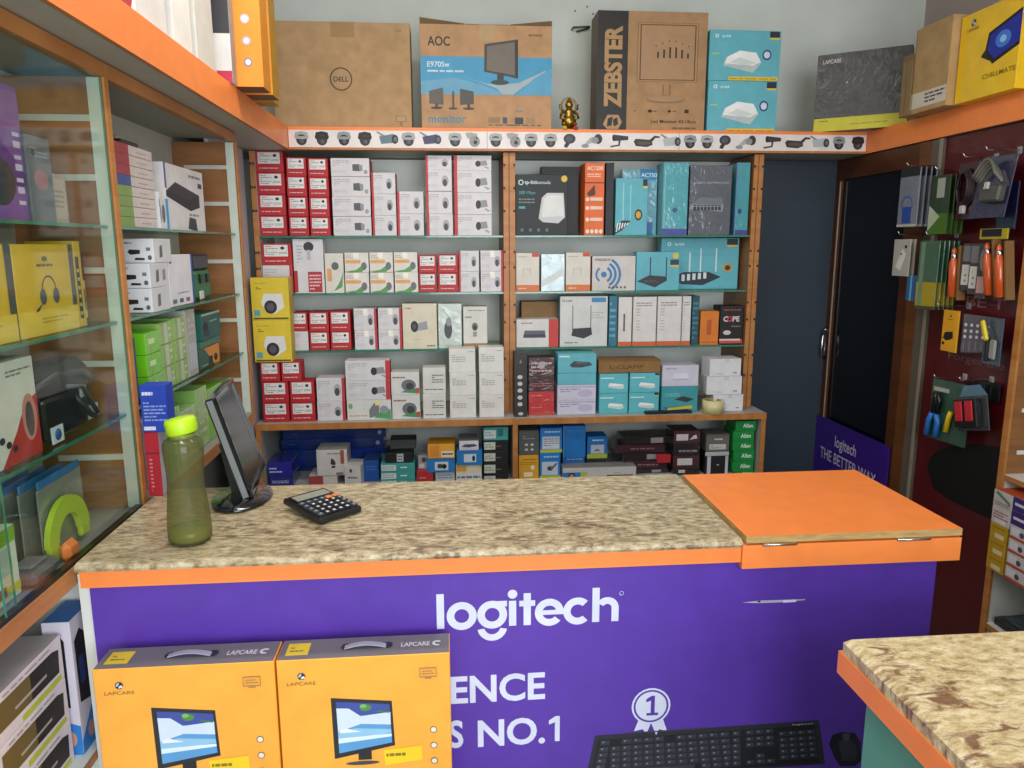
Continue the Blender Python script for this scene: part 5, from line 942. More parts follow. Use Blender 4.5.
xbox(D_(mat('#8aa870', .35, 'wrap'), [('l', .2, .2, .8, .8, 4, '#c4d8b0')]), 'charger_box', 'dull green box at the end of cabinet base', 'box', 2.665, 2.82, .16, zz, -.80, .10)

# ---- keyboard cartons in the low cabinet
zz = .6006
KBF = lambda: D_('#d9cfd2', [('p', [(.50, .28), (.96, .22), (.97, .72), (.92, .80), (.50, .84)], '#26201c'), ('p', [(.50, .28), (.74, .25), (.74, .82), (.50, .84)], '#6b5a30'), ('r', .62, .42, .86, .48, '#a8a49a'), ('p', [(.66, .04), (.97, .04), (.97, .16), (.66, .16)], '#b4c02a'), ('l', .30, .10, .46, .2, 1, '#7a72b0'), ('r', .14, .2, .2, .5, '#c2c450'), ('l', .55, .88, .9, .94, 1, '#8a7c80'), ('l', .02, .3, .1, .8, 3, '#8078b0')], {'T': '#b0aaa8', 'R': '#c9c4d4'}, R=[('r', .2, .1, .8, .9, '#b9b4c8')])
for i in range(3):
    o = xbox(KBF(), 'keyboard_carton', 'white keyboard carton lying flat, %s of three in the low cabinet' % rank(i, 3), 'box', 1.02, 1.475, .093, zz, -.79, .17, 'keyboard cartons in the low cabinet'); zz = top(o)
o = carton('keyboard_carton', .055, .10, .30, D_('#cfc9d6', [('p', [(.28, .38), (.72, .36), (.74, .86), (.5, .92), (.26, .84)], '#1b1a24'), ('p', [(.40, .5), (.62, .5), (.62, .7), (.40, .7)], '#2b3a78'), ('p', [(0, .0), (1, .0), (1, .22), (.4, .26), (0, .12)], '#2a7ac4'), ('e', .6, .12, .22, .06, '#c0907c')], {'T': '#1f6fc0', 'L': '#cfc9d6'}, R=[('p', [(.10, .38), (.52, .34), (.54, .84), (.34, .90), (.10, .84)], '#1b1a24'), ('r', .20, .5, .42, .7, '#2b3a78'), ('r', .62, .62, .9, 1, '#b4c02a'), ('p', [(0, 0), (1, 0), (1, .2), (.5, .28), (0, .1)], '#2a7ac4'), ('e', .4, .12, .14, .06, '#c0907c'), ('l', .62, .3, .9, .5, 2, '#8a86b4')]), (-.805, 1.538, .6006), 0)
tag(o, 'upright white and blue keyboard carton with dark window at the cabinet end', 'box')

# ================================================================== ON THE COUNTER
# bottle
k = empty('water_bottle', (-.553, 1.570, ZT), 'tall green translucent water bottle with lime cap standing on the counter', 'bottle')
m = bpy.data.materials.new('green bottle plastic'); m.use_nodes = True; nt = m.node_tree; b = nt.nodes['Principled BSDF']
b.inputs['Base Color'].default_value = (*rgb('#87865a'), 1); b.inputs['Roughness'].default_value = .12; b.inputs['Coat Weight'].default_value = .6
tr_ = nt.nodes.new('ShaderNodeBsdfTransparent'); tr_.inputs[0].default_value = (*rgb('#cccdb0'), 1); mx = nt.nodes.new('ShaderNodeMixShader'); mx.inputs[0].default_value = .27
nz = nt.nodes.new('ShaderNodeTexNoise'); nz.inputs['Scale'].default_value = 9; bp = nt.nodes.new('ShaderNodeBump'); bp.inputs['Strength'].default_value = .05; nt.links.new(nz.outputs['Fac'], bp.inputs['Height']); nt.links.new(bp.outputs[0], b.inputs['Normal'])
nt.links.new(tr_.outputs[0], mx.inputs[1]); nt.links.new(b.outputs[0], mx.inputs[2]); nt.links.new(mx.outputs[0], nt.nodes['Material Output'].inputs[0])
g = G(); g.lathe([(.030, .0006), (.040, .003), (.0435, .010), (.0440, .035), (.0425, .06), (.0385, .10), (.0365, .13), (.0368, .155), (.039, .18), (.0405, .200), (.040, .214), (.036, .222), (.027, .227), (.024, .232), (.024, .245)], m, 40, None, True); obj('body', g, k)
g = G(); g.lathe([(.0385, .0075), (.0420, .012), (.0423, .030), (.0415, .0305)], mat('#9aa04a', .1, 'plain', 0, .5), 32); o = obj('water', g, k); o['label'] = 'little water at the bottom'
g = G(); g.lathe([(.022, .236), (.029, .2365), (.031, .240), (.0315, .262), (.029, .268), (.012, .270)], mat('#b6e01e', .4), 32, Matrix.Translation((0, 0, .25)) @ Matrix.Rotation(R(-9), 4, 'Y') @ Matrix.Translation((0, 0, -.25)))
for i in range(3): g.lathe([(.0245, .2275+.003*i), (.0262, .229+.003*i), (.0245, .2305+.003*i)], mat('#8a9440', .3), 24, None, False)
o = obj('cap', g, k); o['label'] = 'bright lime screw cap'

# monitor (seen nearly edge-on, screen faces +X and leans back)
k = empty('lcd_monitor', (-.515, 1.87, ZT), 'black glossy monitor seen nearly edge-on on an oval base', 'monitor')
def W(x, y, z): return Vector((x+.515, y-1.87, z-ZT))
NB, NTp, FB, FT = Vector((-.486, 1.808, 1.046)), Vector((-.558, 1.808, 1.296)), Vector((-.520, 2.082, 1.046)), Vector((-.592, 2.082, 1.296))
uu = (FB-NB).normalized(); vv = (NTp-NB).normalized(); nn = uu.cross(vv).normalized()
if nn.x < 0: nn = -nn
org = NB-Vector((-.515, 1.87, ZT)); WW = (FB-NB).length; HH = (NTp-NB).length
Mx = Matrix((( *[uu.x, vv.x, nn.x], org.x), (uu.y, vv.y, nn.y, org.y), (uu.z, vv.z, nn.z, org.z), (0, 0, 0, 1)))
GB = mat('#0f1013', .12, 'plain', 0, .5)
g = G(); g.box((0, 0, -.022), (WW, HH, 0), GB, .003, None, Mx); g.box((.06, .05, -.034), (WW-.06, HH-.09, -.0225), mat('#16171a', .4), .008, None, Mx)
for a, b in (((0, 0, .0004), (WW, .016, .006)), ((0, HH-.013, .0004), (WW, HH, .006)), ((0, .016, .0004), (.013, HH-.013, .006)), ((WW-.013, .016, .0004), (WW, HH-.013, .006))): g.box(a, b, GB, .001, None, Mx)
obj('housing', g, k)
g = G(); g.box((-.0016, .004, -.018), (-.0002, HH-.004, -.004), mat('#7d8082', .3, 'plain', .3), 0, None, Mx); obj('edge_trim', g, k)['label'] = 'silver side strip'
g = G(); g.box((.0135, .0165, .0005), (WW-.0135, HH-.0135, .0016), mat('#101114', .16), 0, None, Mx); obj('screen', g, k)
g = G(); g.prism([W(-.550, 1.87, ZT+.009), W(-.512, 1.87, ZT+.009), W(-.545, 1.87, ZT+.13), W(-.572, 1.87, ZT+.13)], (0, .05, 0), mat('#141518', .25)); obj('stand', g, k)
g = G(); g.lathe([(.066, .0006), (.070, .003), (.068, .008), (.03, .011)], mat('#121316', .12, 'plain', 0, .6), 44, Matrix.Translation(W(-.513, 1.835, ZT)), True, 1.55); obj('base', g, k)
g = G(); g.box((.012, -.001, -.020), (.030, .004, -.0005), mat('#cfcfd0', .4), 0, None, Mx @ Matrix.Translation((0, -.004, 0))); obj('sticker', g, k)
# calculator
C0 = onZ(284, 504, ZT+.012); C1 = onZ(323, 490, ZT+.02); C3 = onZ(317, 522, ZT+.010)
ang = math.atan2(C1.y-C0.y, C1.x-C0.x); wc = (Vector((C1.x, C1.y))-Vector((C0.x, C0.y))).length
k = empty('calculator', ((C0.x+C3.x)/2+.045, (C0.y+C3.y)/2+.035, ZT), 'black desktop calculator with orange keys lying on the granite', 'calculator')
k.rotation_euler = (0, 0, ang)
wc = .116; lc = .156
T = Matrix.Rotation(R(4.5), 4, 'X')
g = G(); g.box((-wc/2, -lc/2, .0), (wc/2, lc/2, .016), mat('#1b1d20', .35), .004, None, Matrix.Translation((0, 0, .0075)) @ T); obj('body', g, k)
TT = Matrix.Translation((0, 0, .0075)) @ T
g = G(); g.box((-wc/2+.008, lc/2-.052, .0165), (wc/2-.008, lc/2-.012, .019), mat('#101113', .2), .001, None, TT); g.box((-wc/2+.013, lc/2-.047, .0191), (wc/2-.013, lc/2-.017, .0196), mat('#8a9082', .15), 0, None, TT); obj('display', g, k)['label'] = 'grey-green display window'
for r_ in range(5):
    for c_ in range(6):
        if r_ == 0 and c_ == 0: pass
        cx = -wc/2+.013+c_*.018; cy = lc/2-.064-r_*.019
        col = '#e8803c' if (c_ >= 4 and r_ == 0) else ('#b9bcbc' if (c_ in (1, 2, 3, 4) and r_ > 0) else '#3a4148')
        g = G(); g.box((cx-.0075, cy-.007, .0165), (cx+.0075, cy+.007, .0205), mat('#26282c' if col == '#b9bcbc' else col, .4), .0015, None, TT)
        g.box((cx-.003, cy-.003, .0206), (cx+.003, cy+.003, .0209), mat('#d9dcdc' if col == '#b9bcbc' else '#8f9aa0', .4), 0, None, TT)
        obj('key', g, k)

# ---- two boxed monitors standing in front of the counter
def lap_logo(u, v, h, W_, H_, col='#5a4a3a'):
    return [('c', u, v, h, '#2a2c38'), ('p', [(u-h*H_/W_*.9, v-h*.2), (u-h*H_/W_*.2, v-h*.1), (u+h*H_/W_*.1, v+h*.9), (u-h*H_/W_*.5, v+h*.6)], '#b9c4d4'), ('p', [(u-h*H_/W_*.2, v-h*.8), (u+h*H_/W_*.9, v-h*.5), (u+h*H_/W_*.7, v+h*.1), (u+.0, v-h*.1)], '#d4dae6')]
YO = mat('#f8ac40', .38, 'plain', 0, .15)
def lapbox(x0, x1, label):
    a = onY(x0, 676, 1.375).x; b = onY(x1, 676, 1.375).x; w_ = b-a-.003; h_ = .36; d_ = .078
    X_ = lambda f: f; hh_ = lambda m_: 1-m_/h_     # metres below the top edge -> v
    pm = lambda m_: hh_(m_+.010)
    F = [('p', [(0.300, pm(.075)), (0.306, pm(.210)), (0.664, pm(.187)), (0.653, pm(.088))][::-1], '#2a2b30'),
         ('p', [(0.328, pm(.084)), (0.334, pm(.198)), (0.647, pm(.180)), (0.638, pm(.095))], '#5a9ad0'),
         ('p', [(0.328, pm(.084)), (0.330, pm(.116)), (0.643, pm(.118)), (0.638, pm(.095))], '#3f4f9c'),
         ('p', [(0.329, pm(.098)), (0.401, pm(.100)), (0.468, pm(.118)), (0.642, pm(.112)), (0.643, pm(.140)), (0.468, pm(.135)), (0.334, pm(.150))], '#cfdcee'),
         ('p', [(0.334, pm(.150)), (0.434, pm(.144)), (0.643, pm(.150)), (0.645, pm(.158)), (0.334, pm(.170))], '#8fc0e0'),
         ('p', [(0.334, pm(.165)), (0.645, pm(.160)), (0.646, pm(.166)), (0.334, pm(.176))], '#d9e8f0'),
         ('p', [(0.345, pm(.148)), (0.378, pm(.143)), (0.423, pm(.148)), (0.468, pm(.152)), (0.345, pm(.153))], '#e6e9ee'),
         ('e', .50, pm(.100), .035, .020, '#4f8a3c'), ('e', .485, pm(.096), .02, .012, '#7ab45c'), ('p', [(0.563, pm(.106)), (0.636, pm(.110)), (0.636, pm(.114)), (0.569, pm(.110))], '#3f7a4a'),
         ('p', [(0.446, pm(.200)), (0.524, pm(.195)), (0.524, pm(.215)), (0.446, pm(.215))], '#26272c'), ('e', .47, pm(.222), .10, .012, '#44464c'),
         ('p', [(0.597, pm(.196)), (0.821, pm(.190)), (0.826, pm(.222)), (0.602, pm(.230))], '#f2cc24'), ('l', .61, pm(.215), .73, pm(.200), 1, '#8a7418'),
         ('t', 'LAPCARE', .055, hh_(.054), .020, '#7c5c30', .0, .165), ('r', .82, hh_(.050), .92, hh_(.0292), '#8f7a5c'), ('r', .824, hh_(.048), .916, hh_(.0312), '#f0a030'), ('l', .835, hh_(.045), .905, hh_(.034), 2, '#8f7a5c'), ('r', .85, hh_(.053), .89, hh_(.051), '#8f7a5c'),
         ('c', .895, hh_(.166), .020, '#7c7060'), ('c', .895, hh_(.166), .015, '#e8dccb'), ('c', .895, hh_(.201), .020, '#7c7060'), ('c', .895, hh_(.201), .015, '#e8dccb'), ('c', .895, hh_(.236), .020, '#7c7060'), ('c', .895, hh_(.236), .015, '#e8dccb')]
    F += lap_logo(.14, hh_(.0345), .021, w_, h_)
    Tt = [('r', .04, .22, .17, .80, '#e6c82c'), ('l', .06, .35, .15, .65, 2, '#8f7a1c'), ('t', 'LAPCARE', .71, .40, .20, '#d4d6dc', .02, .17), ('q', .925, .5, .13, .06, 40, 300, '#d4d6dc'), ('e', .385, .52, .03, .16, '#2c2c30'), ('e', .63, .52, .03, .16, '#2c2c30')]
    o = carton('monitor_carton', w_, d_, h_, dict(body=YO, faces={'T': '#706c70', 'K': '#706c70'}, F=F, T=Tt), ((a+b)/2, 1.375+d_/2, .8575-h_), 0, None, .0015)
    tag(o, label, 'box')
    g = G(); pth = [(-.041+.082*t, -.004, h_+.001+.007*math.sin(PI*t)) for t in [i/16 for i in range(17)]]
    for i in range(16):
        p, q = pth[i], pth[i+1]; wd_ = .0065
        g.prism([(p[0], p[1]-wd_, p[2]), (q[0], q[1]-wd_, q[2]), (q[0], q[1]+wd_, q[2]), (p[0], p[1]+wd_, p[2])], (0, 0, .0022), mat('#a5a5b4', .35))
    h = obj('handle', g, o); h['label'] = 'pale grey plastic carrying handle'
    return o
lapbox(91.5, 275.5, 'orange boxed monitor standing left of its twin before the counter')
lapbox(276, 451, 'orange boxed monitor standing nearer the white lettering')
g = G(); g.box((-.72, 1.30, .0), (.02, 1.48, .475), mat('#6c6a66', .6), .004)
g.box((-.722, 1.298, .476), (.022, 1.482, .4965), mat('#84817c', .5), .003); tag(obj('low_plinth', g), 'low grey plinth under the two orange monitor cartons', 'plinth')

# ================================================================== TOP LEFT CARTONS
ZTL = ZT1-.0115
def lbox(spec, name, label, X0, X1, Y, depth, h): 
    o = carton(name, X1-X0, depth, h, spec, ((X0+X1)/2, Y+depth/2, ZTL+.0126), 0); tag(o, label, 'box'); return o
lbox(D_('#f08f2a', [('c', .825, .17, .032, '#8f8490'), ('c', .825, .17, .020, '#e6dcdc'), ('c', .82, .317, .032, '#b0a4b4'), ('c', .82, .317, .020, '#f0e6e8'), ('c', .815, .466, .032, '#c4bccb'), ('c', .815, .466, .020, '#f6f0f4')], {'R': '#d98a1c', 'B': '#5a4030'}), 'monitor_carton', 'tall orange carton with three round marks on the left overhead shelf', -.83, -.575, 2.62, .10, .44)
lbox(D_('#e0912c', (), {'R': '#b8861c', 'B': '#5a4030'}), 'monitor_carton', 'second orange carton close behind the marked one', -.82, -.575, 2.75, .10, .43)
lbox(D_('#a8841c', (), {'R': '#a8881c'}), 'monitor_carton', 'mustard carton behind the two orange ones', -.81, onY(276.5, 60, 2.97).x, 2.88, .09, .42)
lbox(D_('#d6d3ce', [('r', .08, .36, 1, 1, '#37363a'), ('r', 0, 0, 1, .085, '#b8304a'), ('l', .14, .24, .55, .30, 1, '#b89098'), ('l', .14, .12, .5, .20, 3, '#a8a8b8'), ('r', 0, .30, .07, .98, '#6c6a64'), ('r', .5, .02, .68, .08, '#e0d8cc')], {'R': '#8f8c88'}), 'device_carton', 'white and charcoal carton with a red foot', -.80, -.655, 2.555, .055, .40)
lbox(D_('#d9d8cf', [('r', .42, .0, .44, 1, '#bdbab0'), ('r', .80, .38, .84, .8, '#8f8c80'), ('e', .35, .06, .2, .03, '#a0a8b0')], {'R': '#cfcdc4'}), 'device_carton', 'plain off-white carton between the charcoal one and a narrow one', -.86, -.690, 2.33, .17, .38)
lbox(D_('#e4e2da', [('r', 0, .0, .10, .10, '#26282a'), ('r', .8, 0, .85, 1, '#b9b6aa')]), 'device_carton', 'narrow off-white carton nearer the camera on the left', -.83, -.690, 2.14, .15, .36)
lbox(D_('#dcd9d4', [('p', [(.5, .0), (.9, .0), (1, .2), (.6, .3)], '#a82a34')]), 'device_carton', 'white carton with red corner, nearest on the left overhead shelf', -.83, -.692, 1.90, .20, .36)

# ================================================================== TOP RIGHT CARTONS
def rbox(spec, name, label, y0, y1, h, X, depth, rz=-PI/2, zz_=ZT1+.0006):
    o = carton(name, y1-y0, depth, h, spec, (X+depth/2, (y0+y1)/2, zz_), rz); tag(o, label, 'box'); return o
a = Vector((1.685, 3.455)); b = Vector((1.995, 3.235)); L_ = (b-a).length; an = math.atan2(b.y-a.y, b.x-a.x); dp = .08
c_ = (a+b)/2+Vector((-math.sin(an), math.cos(an)))*dp/2
WR = mat('#2e2b2d', .5, 'film')
zc_ = ZT1+.0006
rr_ = random.Random(3)
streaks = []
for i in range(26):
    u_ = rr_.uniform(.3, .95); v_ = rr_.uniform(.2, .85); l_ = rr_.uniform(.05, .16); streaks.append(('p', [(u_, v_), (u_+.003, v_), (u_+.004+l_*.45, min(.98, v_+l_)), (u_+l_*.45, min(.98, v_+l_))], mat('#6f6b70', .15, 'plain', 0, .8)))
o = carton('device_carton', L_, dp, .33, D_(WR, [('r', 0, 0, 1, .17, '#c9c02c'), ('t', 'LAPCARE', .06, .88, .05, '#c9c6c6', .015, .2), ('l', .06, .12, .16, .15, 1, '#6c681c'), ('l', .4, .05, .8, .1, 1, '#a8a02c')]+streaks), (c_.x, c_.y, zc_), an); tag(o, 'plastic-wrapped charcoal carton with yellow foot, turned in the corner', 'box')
rbox(D_('#8f7550', [('r', .45, 0, .5, 1, '#6e5838'), ('r', .0, .9, 1, 1, '#7a6244')], {'T': '#6e5838'}), 'cardboard_box', 'thin wrapped cardboard pack beside the yellow-footed carton', 2.992, 3.06, .235, 1.85, .20)
rbox(D_(mat('#b08f60', .7, 'cardboard'), [('r', 0, .06, .99, .24, '#d2c9bc'), ('l', .4, .09, .96, .22, 3, '#3a3430'), ('r', .02, 0, .04, 1, '#8a6c44')]), 'cardboard_box', 'brown cardboard carton with a white label strip', 2.768, 2.985, .315, 1.85, .30)
YC_ = mat('#eec016', .35, 'plain', 0, .2)
rbox(D_(YC_, [('p', [(.46, .50), (.50, .70), (1, .84), (1, .46), (.60, .34)], '#16181f'), ('p', [(.50, .52), (.53, .67), (1, .80), (1, .50), (.62, .39)], '#1c2c9c'), ('e', .74, .58, .12, .09, '#3f7ae0'), ('e', .74, .58, .05, .04, '#9ac8f4'), ('p', [(.40, .46), (.46, .52), (.52, .44), (.56, .38)], '#2a2a26'), ('t', 'LAPCARE', .12, .80, .030, '#5a4a2a', .01, .20), ('t', 'CHILLMATE', .46, .20, .05, '#8a7414', .02, .52)]+lap_logo(.22, .885, .04, .30, .30), {'T': '#b89414'}), 'cooler_carton', 'bright yellow laptop cooler carton at the right end of the overhead shelf', 2.46, 2.762, .30, 1.88, .30)

# ================================================================== HANGING GOODS ON THE RED PANEL (shade toned into most of their colours)
def peg(y, z, n=1):
    g = G(); g.tube([(1.9485, y, z), (1.83, y, z), (1.822, y, z+.012)], .0022, CHROME, 6); g.box((1.9455, y-.010, z-.012), (1.9490, y+.010, z+.012), mat('#9a9c9e', .4))
    tag(obj('display_hook', g), 'chrome display hook holding goods on the red panel, %s' % n, 'hook')
def pack(name, label, cat, y0, y1, z0, z1, X, spec, group=None, rz=0, th=.006, tilt=0):
    o = carton(name, y1-y0, th, z1-z0, spec, (X, (y0+y1)/2, z0), -PI/2+rz, None, .001, (tilt, 0, -PI/2+rz)); tag(o, label, cat, group); return o
BLB = D_(mat('#7b808c', .25, 'wrap'), [('r', 0, .86, 1, 1, '#1c1e22'), ('q', .45, .36, .17, .14, -20, 200, '#3a5aa8'), ('r', .25, .06, .7, .34, '#27489c'), ('r', .0, 0, 1, .04, '#b4b4ae')])
peg(2.93, 1.958, 'upper left above cable bags')
for i in range(4): pack('cable_bag', 'clear bag of blue-tipped cables, %s from the front of its hook' % ORD[i], 'bag', 2.868, 2.995, 1.722, 1.948, 1.845+.022*i, BLB, 'bags of blue-tipped cables')
GRN2 = D_(mat('#1c3312', .35, 'wrap'), [('r', 0, 0, 1, .35, '#44691a'), ('r', .35, .62, .75, .95, '#9aa094'), ('p', [(0, .5), (.6, .3), (0, .05)], '#a9b49a')])
peg(2.75, 1.925, 'above the green cards')
for i in range(4): pack('green_card_pack', 'dark green and lime card pack, %s from the front' % ORD[i], 'pack', 2.69, 2.80, 1.69, 1.905, 1.85+.02*i, GRN2, 'green card packs')
peg(2.60, 1.955, 'upper middle above coiled cable')
k = empty('cable_coil_pack', (1.88, 2.635, 1.74), 'bag with a dark maroon coiled cable hanging below a hook', 'pack')
g = G(); g.box((-.004, -.055, 0), (.0, .055, .20), mat('#3c1820', .25, 'wrap'), .001); obj('card', g, k)
g = G()
for j in range(4): g.tube([(-.010-.005*j, (.036-.003*j)*math.cos(2*PI*t/24), .11+(.066-.004*j)*math.sin(2*PI*t/24)) for t in range(25)], .0035, mat('#2c1c24', .35), 6)
g.box((-.022, -.012, .02), (-.008, .012, .05), mat('#b4b0b4', .3), .003); obj('cable', g, k)
peg(2.49, 1.965, 'upper right above the adapter bag')
k = empty('adapter_bag', (1.86, 2.50, 1.74), 'shiny bag of grey adapters and folded cable, upper right', 'bag', None, 0, (0, R(8), 0))
g = G(); g.box((-.003, -.085, 0), (0, .085, .21), mat('#302e4a', .2, 'wrap'), .001); g.box((-.034, -.075, .05), (-.004, .02, .105), mat('#4c4c48', .3), .006); obj('bag', g, k)
g = G()
for j in range(4): g.tube([(-.020-.005*j, .05-.11*t/10+.006*j, .115+.055*math.sin(PI*t/10)+.008*j) for t in range(11)], .006, mat('#66645c', .3), 6)
g.box((-.044, -.03, .09), (-.0345, -.008, .115), mat('#c9c9c8', .15, 'plain', .6), .002); obj('cable', g, k)
pack('cable_bag', 'indigo card pack hanging behind the adapter bag', 'pack', 2.35 +.08, 2.52, 1.70, 1.86, 1.915, D_(mat('#1c1c40', .3, 'wrap')))
pack('yellow_frame_pack', 'black pack with yellow frame in the upper right', 'pack', 2.44, 2.575, 1.668, 1.705, 1.90, D_('#a89a1c', [('r', .08, .25, .8, .95, '#1c1826')]))
# second row
peg(2.95, 1.692, 'left end of the second row')
WHP = D_(mat('#b4b0a8', .3, 'wrap'), [('p', [(.2, .25), (.55, .75), (.8, .6), (.5, .15)], '#dad6d2'), ('e', .75, .8, .08, .05, '#2a2420'), ('e', .5, .6, .05, .03, '#4a4440')])
for i in range(2): pack('white_blister_pack', 'pale blister pack with white plug, %s on its hook' % ('front' if i == 0 else 'back'), 'pack', 2.89, 3.0, 1.525, 1.672, 1.845+.02*i, WHP, 'pale blister packs')
for i in range(2): pack('blue_pack', 'small blue pack hanging low, %s one' % ('front' if i == 0 else 'back'), 'pack', 2.84, 2.90, 1.43, 1.53, 1.85+.03*i, D_(mat('#24609c', .3, 'wrap'), [('r', .4, 0, .6, 1, '#6ab4d0')]), 'blue packs')
GY = D_(mat('#2c5038', .3, 'wrap'), [('r', 0, 0, 1, .40, '#94811a'), ('r', .1, .02, .3, .98, '#5f7862'), ('r', 0, 0, 1, .05, '#3c3a1c')])
peg(2.77, 1.688, 'above the green and yellow packs')
for i in range(5): pack('pen_pack', 'slim green and yellow pack, %s from the front' % ORD[i], 'pack', 2.715, 2.805-.004*i, 1.405, 1.665, 1.84+.019*i, GY, 'slim green and yellow packs', .25)
ORT = mat('#c4521f', .25, 'plain', 0, .6)
for (yy_, zz_, ti, lab) in ((2.672, 1.455, 4, 'shiny orange tube hanging left of the labelled packs'), (2.478, 1.475, 12, 'shiny orange tube hanging right, tilted'), (2.425, 1.47, 10, 'orange tube at the right edge of the red panel')):
    k = empty('orange_tube', (1.885, yy_, zz_), lab, 'tube', None, 0, (R(-ti), 0, 0))
    g = G(); g.lathe([(.004, 0), (.0155, .003), (.016, .125), (.012, .14), (.009, .15), (.009, .175), (.004, .185)], ORT, 20, Matrix.Translation((0, 0, .0))); obj('body', g, k)
    g = G(); g.box((-.002, -.034, -.01), (.028, -.0225, .19), mat('#7c5a30', .6), .001); obj('backing_card', g, k)
    g = G(); g.lathe([(.0095, .146), (.0105, .15), (.0105, .158), (.0095, .162)], CHROME, 16); obj('ring', g, k)
for i in range(3): pack('labelled_cable_pack', 'clear cable pack with white label, %s from the left' % ORD[i], 'pack', 2.595-.042*i, 2.635-.042*i, 1.485-.012*i, 1.655, 1.89, D_(mat('#2a282c', .25, 'wrap'), [('r', .1, .12, .85, .55, '#c2bfb8'), ('l', .4, .15, .6, .5, 3, '#5a585a'), ('r', .1, .62, .9, .95, '#6c6a6c')] if i < 2 else [('e', .5, .7, .3, .2, '#7a7478'), ('r', .1, .1, .9, .4, '#b08a88')]), 'labelled cable packs', .2)
# third row
peg(2.66, 1.425, 'above the yellow charger pack')
pack('charger_pack', 'yellow pack with black charger picture on the red panel', 'pack', 2.625, 2.712, 1.252, 1.408, 1.89, D_('#dfa01c', [('p', [(.12, .32), (.2, .46), (.72, .50), (.76, .34), (.5, .28), (.3, .26)], '#16161a'), ('e', .15, .19, .10, .035, '#16161a'), ('e', .5, .86, .07, .03, '#8a4a1c'), ('l', .3, .76, .7, .80, 1, '#8a5a1c'), ('r', .0, .3, .14, .32, '#16161a')]))
for i in range(5):
    pack('battery_strip_pack', 'grey strip with three white dots, %s from the left' % ORD[i], 'pack', 2.583-.031*i, 2.610-.031*i, 1.258+.004*i, 1.40, 1.90, D_(mat('#55505a', .25, 'wrap'), [('c', .5, a_, .045, '#c9c6cc') for a_ in (.42, .57, .73)]+[('r', .4, .05, .55, .3, '#77727c')]), 'grey strips with white dots', .2)
k = empty('multitool_pack', (1.90, 2.425+.028, 1.235), 'blue and black blister pack with yellow handle by the oak edge', 'pack')
g = G(); g.box((-.004, -.045, 0), (0, .045, .165), mat('#35485c', .25, 'wrap'), .001); g.box((-.016, -.03, .02), (-.0045, .0, .09), mat('#8f8c88', .3), .005); g.box((-.016, .004, .01), (-.0045, .024, .09), mat('#1a1c22', .3), .005); obj('card', g, k)
g = G(); g.box((-.030, -.01, .0), (-.0175, .010, .075), mat('#d9c01c', .35), .005, None, Matrix.Translation((0, .002, .085)) @ Matrix.Rotation(R(-24), 4, 'X')); obj('yellow_handle', g, k)
# fourth row
peg(2.64, 1.158, 'above the boxed pliers')
k = empty('pliers_pack', (1.90, 2.645, .905), 'green-backed clear pack with blue-handled pliers and yellow cutter', 'pack', None, R(8))
g = G(); g.box((-.006, -.095, 0), (0, .085, .235), mat('#2c4c3a', .3, 'wrap'), .001); g.box((-.0075, -.0, .19), (-.0062, .075, .205), mat('#a8a69c', .4)); obj('card', g, k)
for s_ in (0, 1):
    g = G(); g.tube([(-.018, .080-.045*s_, .012), (-.018, .074-.045*s_, .07), (-.018, .056-.012*s_, .11)], .011, mat('#2468b0', .3), 10); obj('handle', g, k)
g = G(); g.tube([(-.018, .052, .105), (-.018, .050, .15), (-.018, .045, .185)], .013, mat('#16181a', .3, 'plain', .3), 10); g.tube([(-.018, .040, .105), (-.018, .032, .15), (-.018, .036, .185)], .011, mat('#16181a', .3, 'plain', .3), 10); obj('jaws', g, k)
g = G(); g.tube([(-.018, -.012, .045), (-.018, -.022, .10), (-.018, -.030, .125)], .010, mat('#d9b81c', .35), 10); obj('cutter', g, k)
peg(2.50, 1.172, 'above the red battery pack')
k = empty('battery_pack', (1.90, 2.50, .985), 'tilted clear blister pack with two red blocks', 'pack', None, 0, (R(-14), 0, 0))
g = G(); g.box((-.005, -.085, 0), (0, .075, .125), mat('#35383c', .25, 'wrap'), .001); g.prism([(-.005, -.085, .1255), (-.005, .06, .1255), (-.005, .03, .165), (-.005, -.05, .165)], (.004, 0, 0), mat('#4a7488', .2, 'wrap')); g.box((-.028, -.055, .012), (-.0055, .065, .115), mat('#1a1b1e', .2), .003); obj('card', g, k)
for y_ in (.018, -.036):
    g = G(); g.box((-.0335, y_-.005, .035), (-.0285, y_+.034, .108), mat('#c02430', .35), .002); obj('red_block', g, k)
pack('black_strap_pack', 'black folded strap pack hanging between pliers and red blocks', 'pack', 2.555, 2.60, .98, 1.15, 1.935, D_(mat('#141316', .4), [('r', .1, .5, .9, .62, '#5c5a5c')]), None)
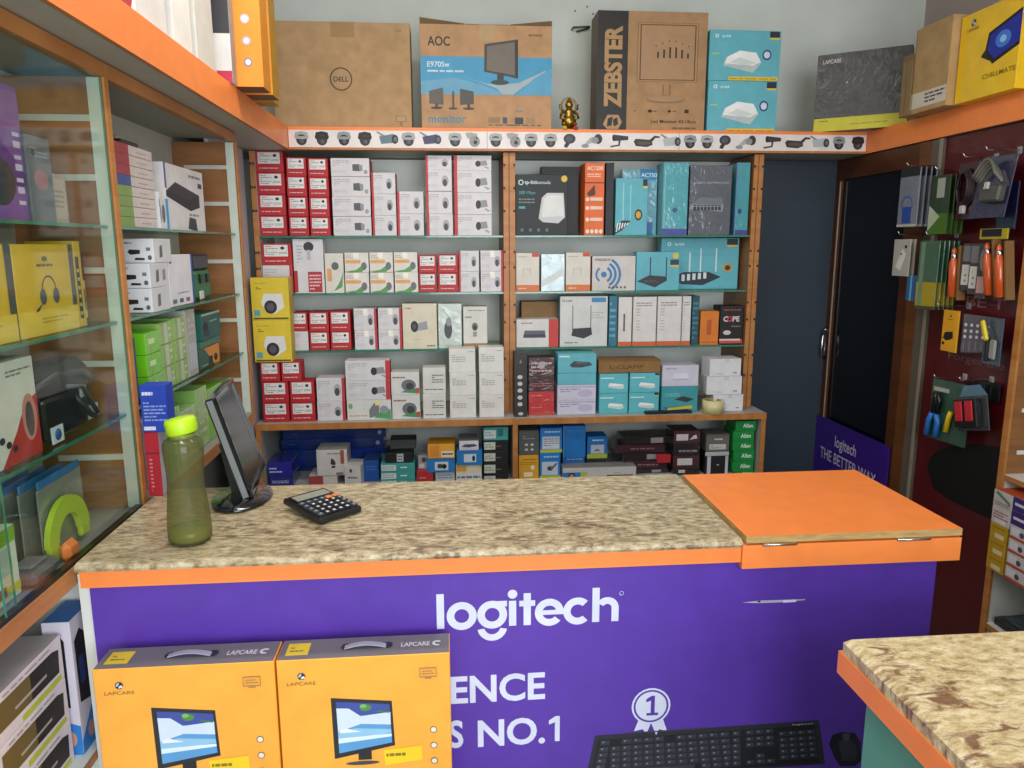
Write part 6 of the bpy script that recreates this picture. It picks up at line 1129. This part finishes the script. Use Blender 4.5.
pack('black_strap_pack', 'second black strap pack, higher behind the red blocks', 'pack', 2.44, 2.552, 1.10, 1.165, 1.938, D_(mat('#141316', .4), [('r', .3, .0, .36, .8, '#3a383c'), ('r', .6, .0, .64, .8, '#3a383c')]), None)

# ================================================================== SMALL BOXES ON THE WHITE SIDE UNIT
def sbox(spec, label, y0, y1, z0, h, X=1.90, d=.12, group=None):
    o = carton('bulb_box', y1-y0, d, h, spec, (X+d/2, (y0+y1)/2, z0+.0006), -PI/2); tag(o, label, 'box', group); return o
zz = .52
for i in range(3):
    o = sbox(D_('#b8901c', [('r', .3, .12, .85, .42, '#d9c9a0'), ('l', .15, .55, .9, .85, 2, '#8a6a14')], {'L': '#c49c24'}), 'small amber box, %s of three on the white side unit' % rank(i, 3), 2.285, 2.366, zz, .056, 1.90, .12, 'amber boxes on the side unit'); zz = top(o)
o = sbox(D_('#c2b9b9', [('l', .1, .3, .9, .8, 3, '#8a4a4a'), ('r', .2, .1, .8, .3, '#d9d4d6')]), 'white and red box standing on the amber boxes', 2.28, 2.366, zz, .06); zz = top(o)
o = sbox(D_('#bcb8b4', [('p', [(.1, .8), (.9, .3), (.9, .5), (.2, .95)], '#5a7a6a'), ('l', .1, .1, .9, .35, 2, '#8a3c3c')], {'T': '#b84a24', 'L': '#b84a24'}), 'grey patterned box topmost of the amber pile, orange lid', 2.278, 2.366, zz, .058)
zz = .52
for i in range(6):
    o = sbox(D_('#c2bfc4', [('r', 0, .0, 1, .2, '#b8481c'), ('r', .1, .3, .5, .85, '#d9d6dc'), ('e', .6, .5, .12, .2, '#4a4a5a')] if i < 4 else [('r', 0, 0, 1, 1, '#3a2a70'), ('r', .1, .4, .9, .6, '#d4d0e4')], {'T': '#b84a24'}), 'box beside the amber pile, %s of six at the right picture edge' % rank(i, 6), 2.185, 2.275, zz, .048, 1.90, .12, 'boxes at the right picture edge'); zz = top(o)
g = G(); g.box((0, 0, 0), (.3, .16, .03), mat('#24282c', .3), .004); g.box((.02, .02, .0305), (.28, .14, .033), mat('#3a4a54', .15), .001)
tag(obj('flat_black_device', g, None, (1.95, 2.20, .3006)), 'flat black device lying on the lowest visible shelf at right', 'device')
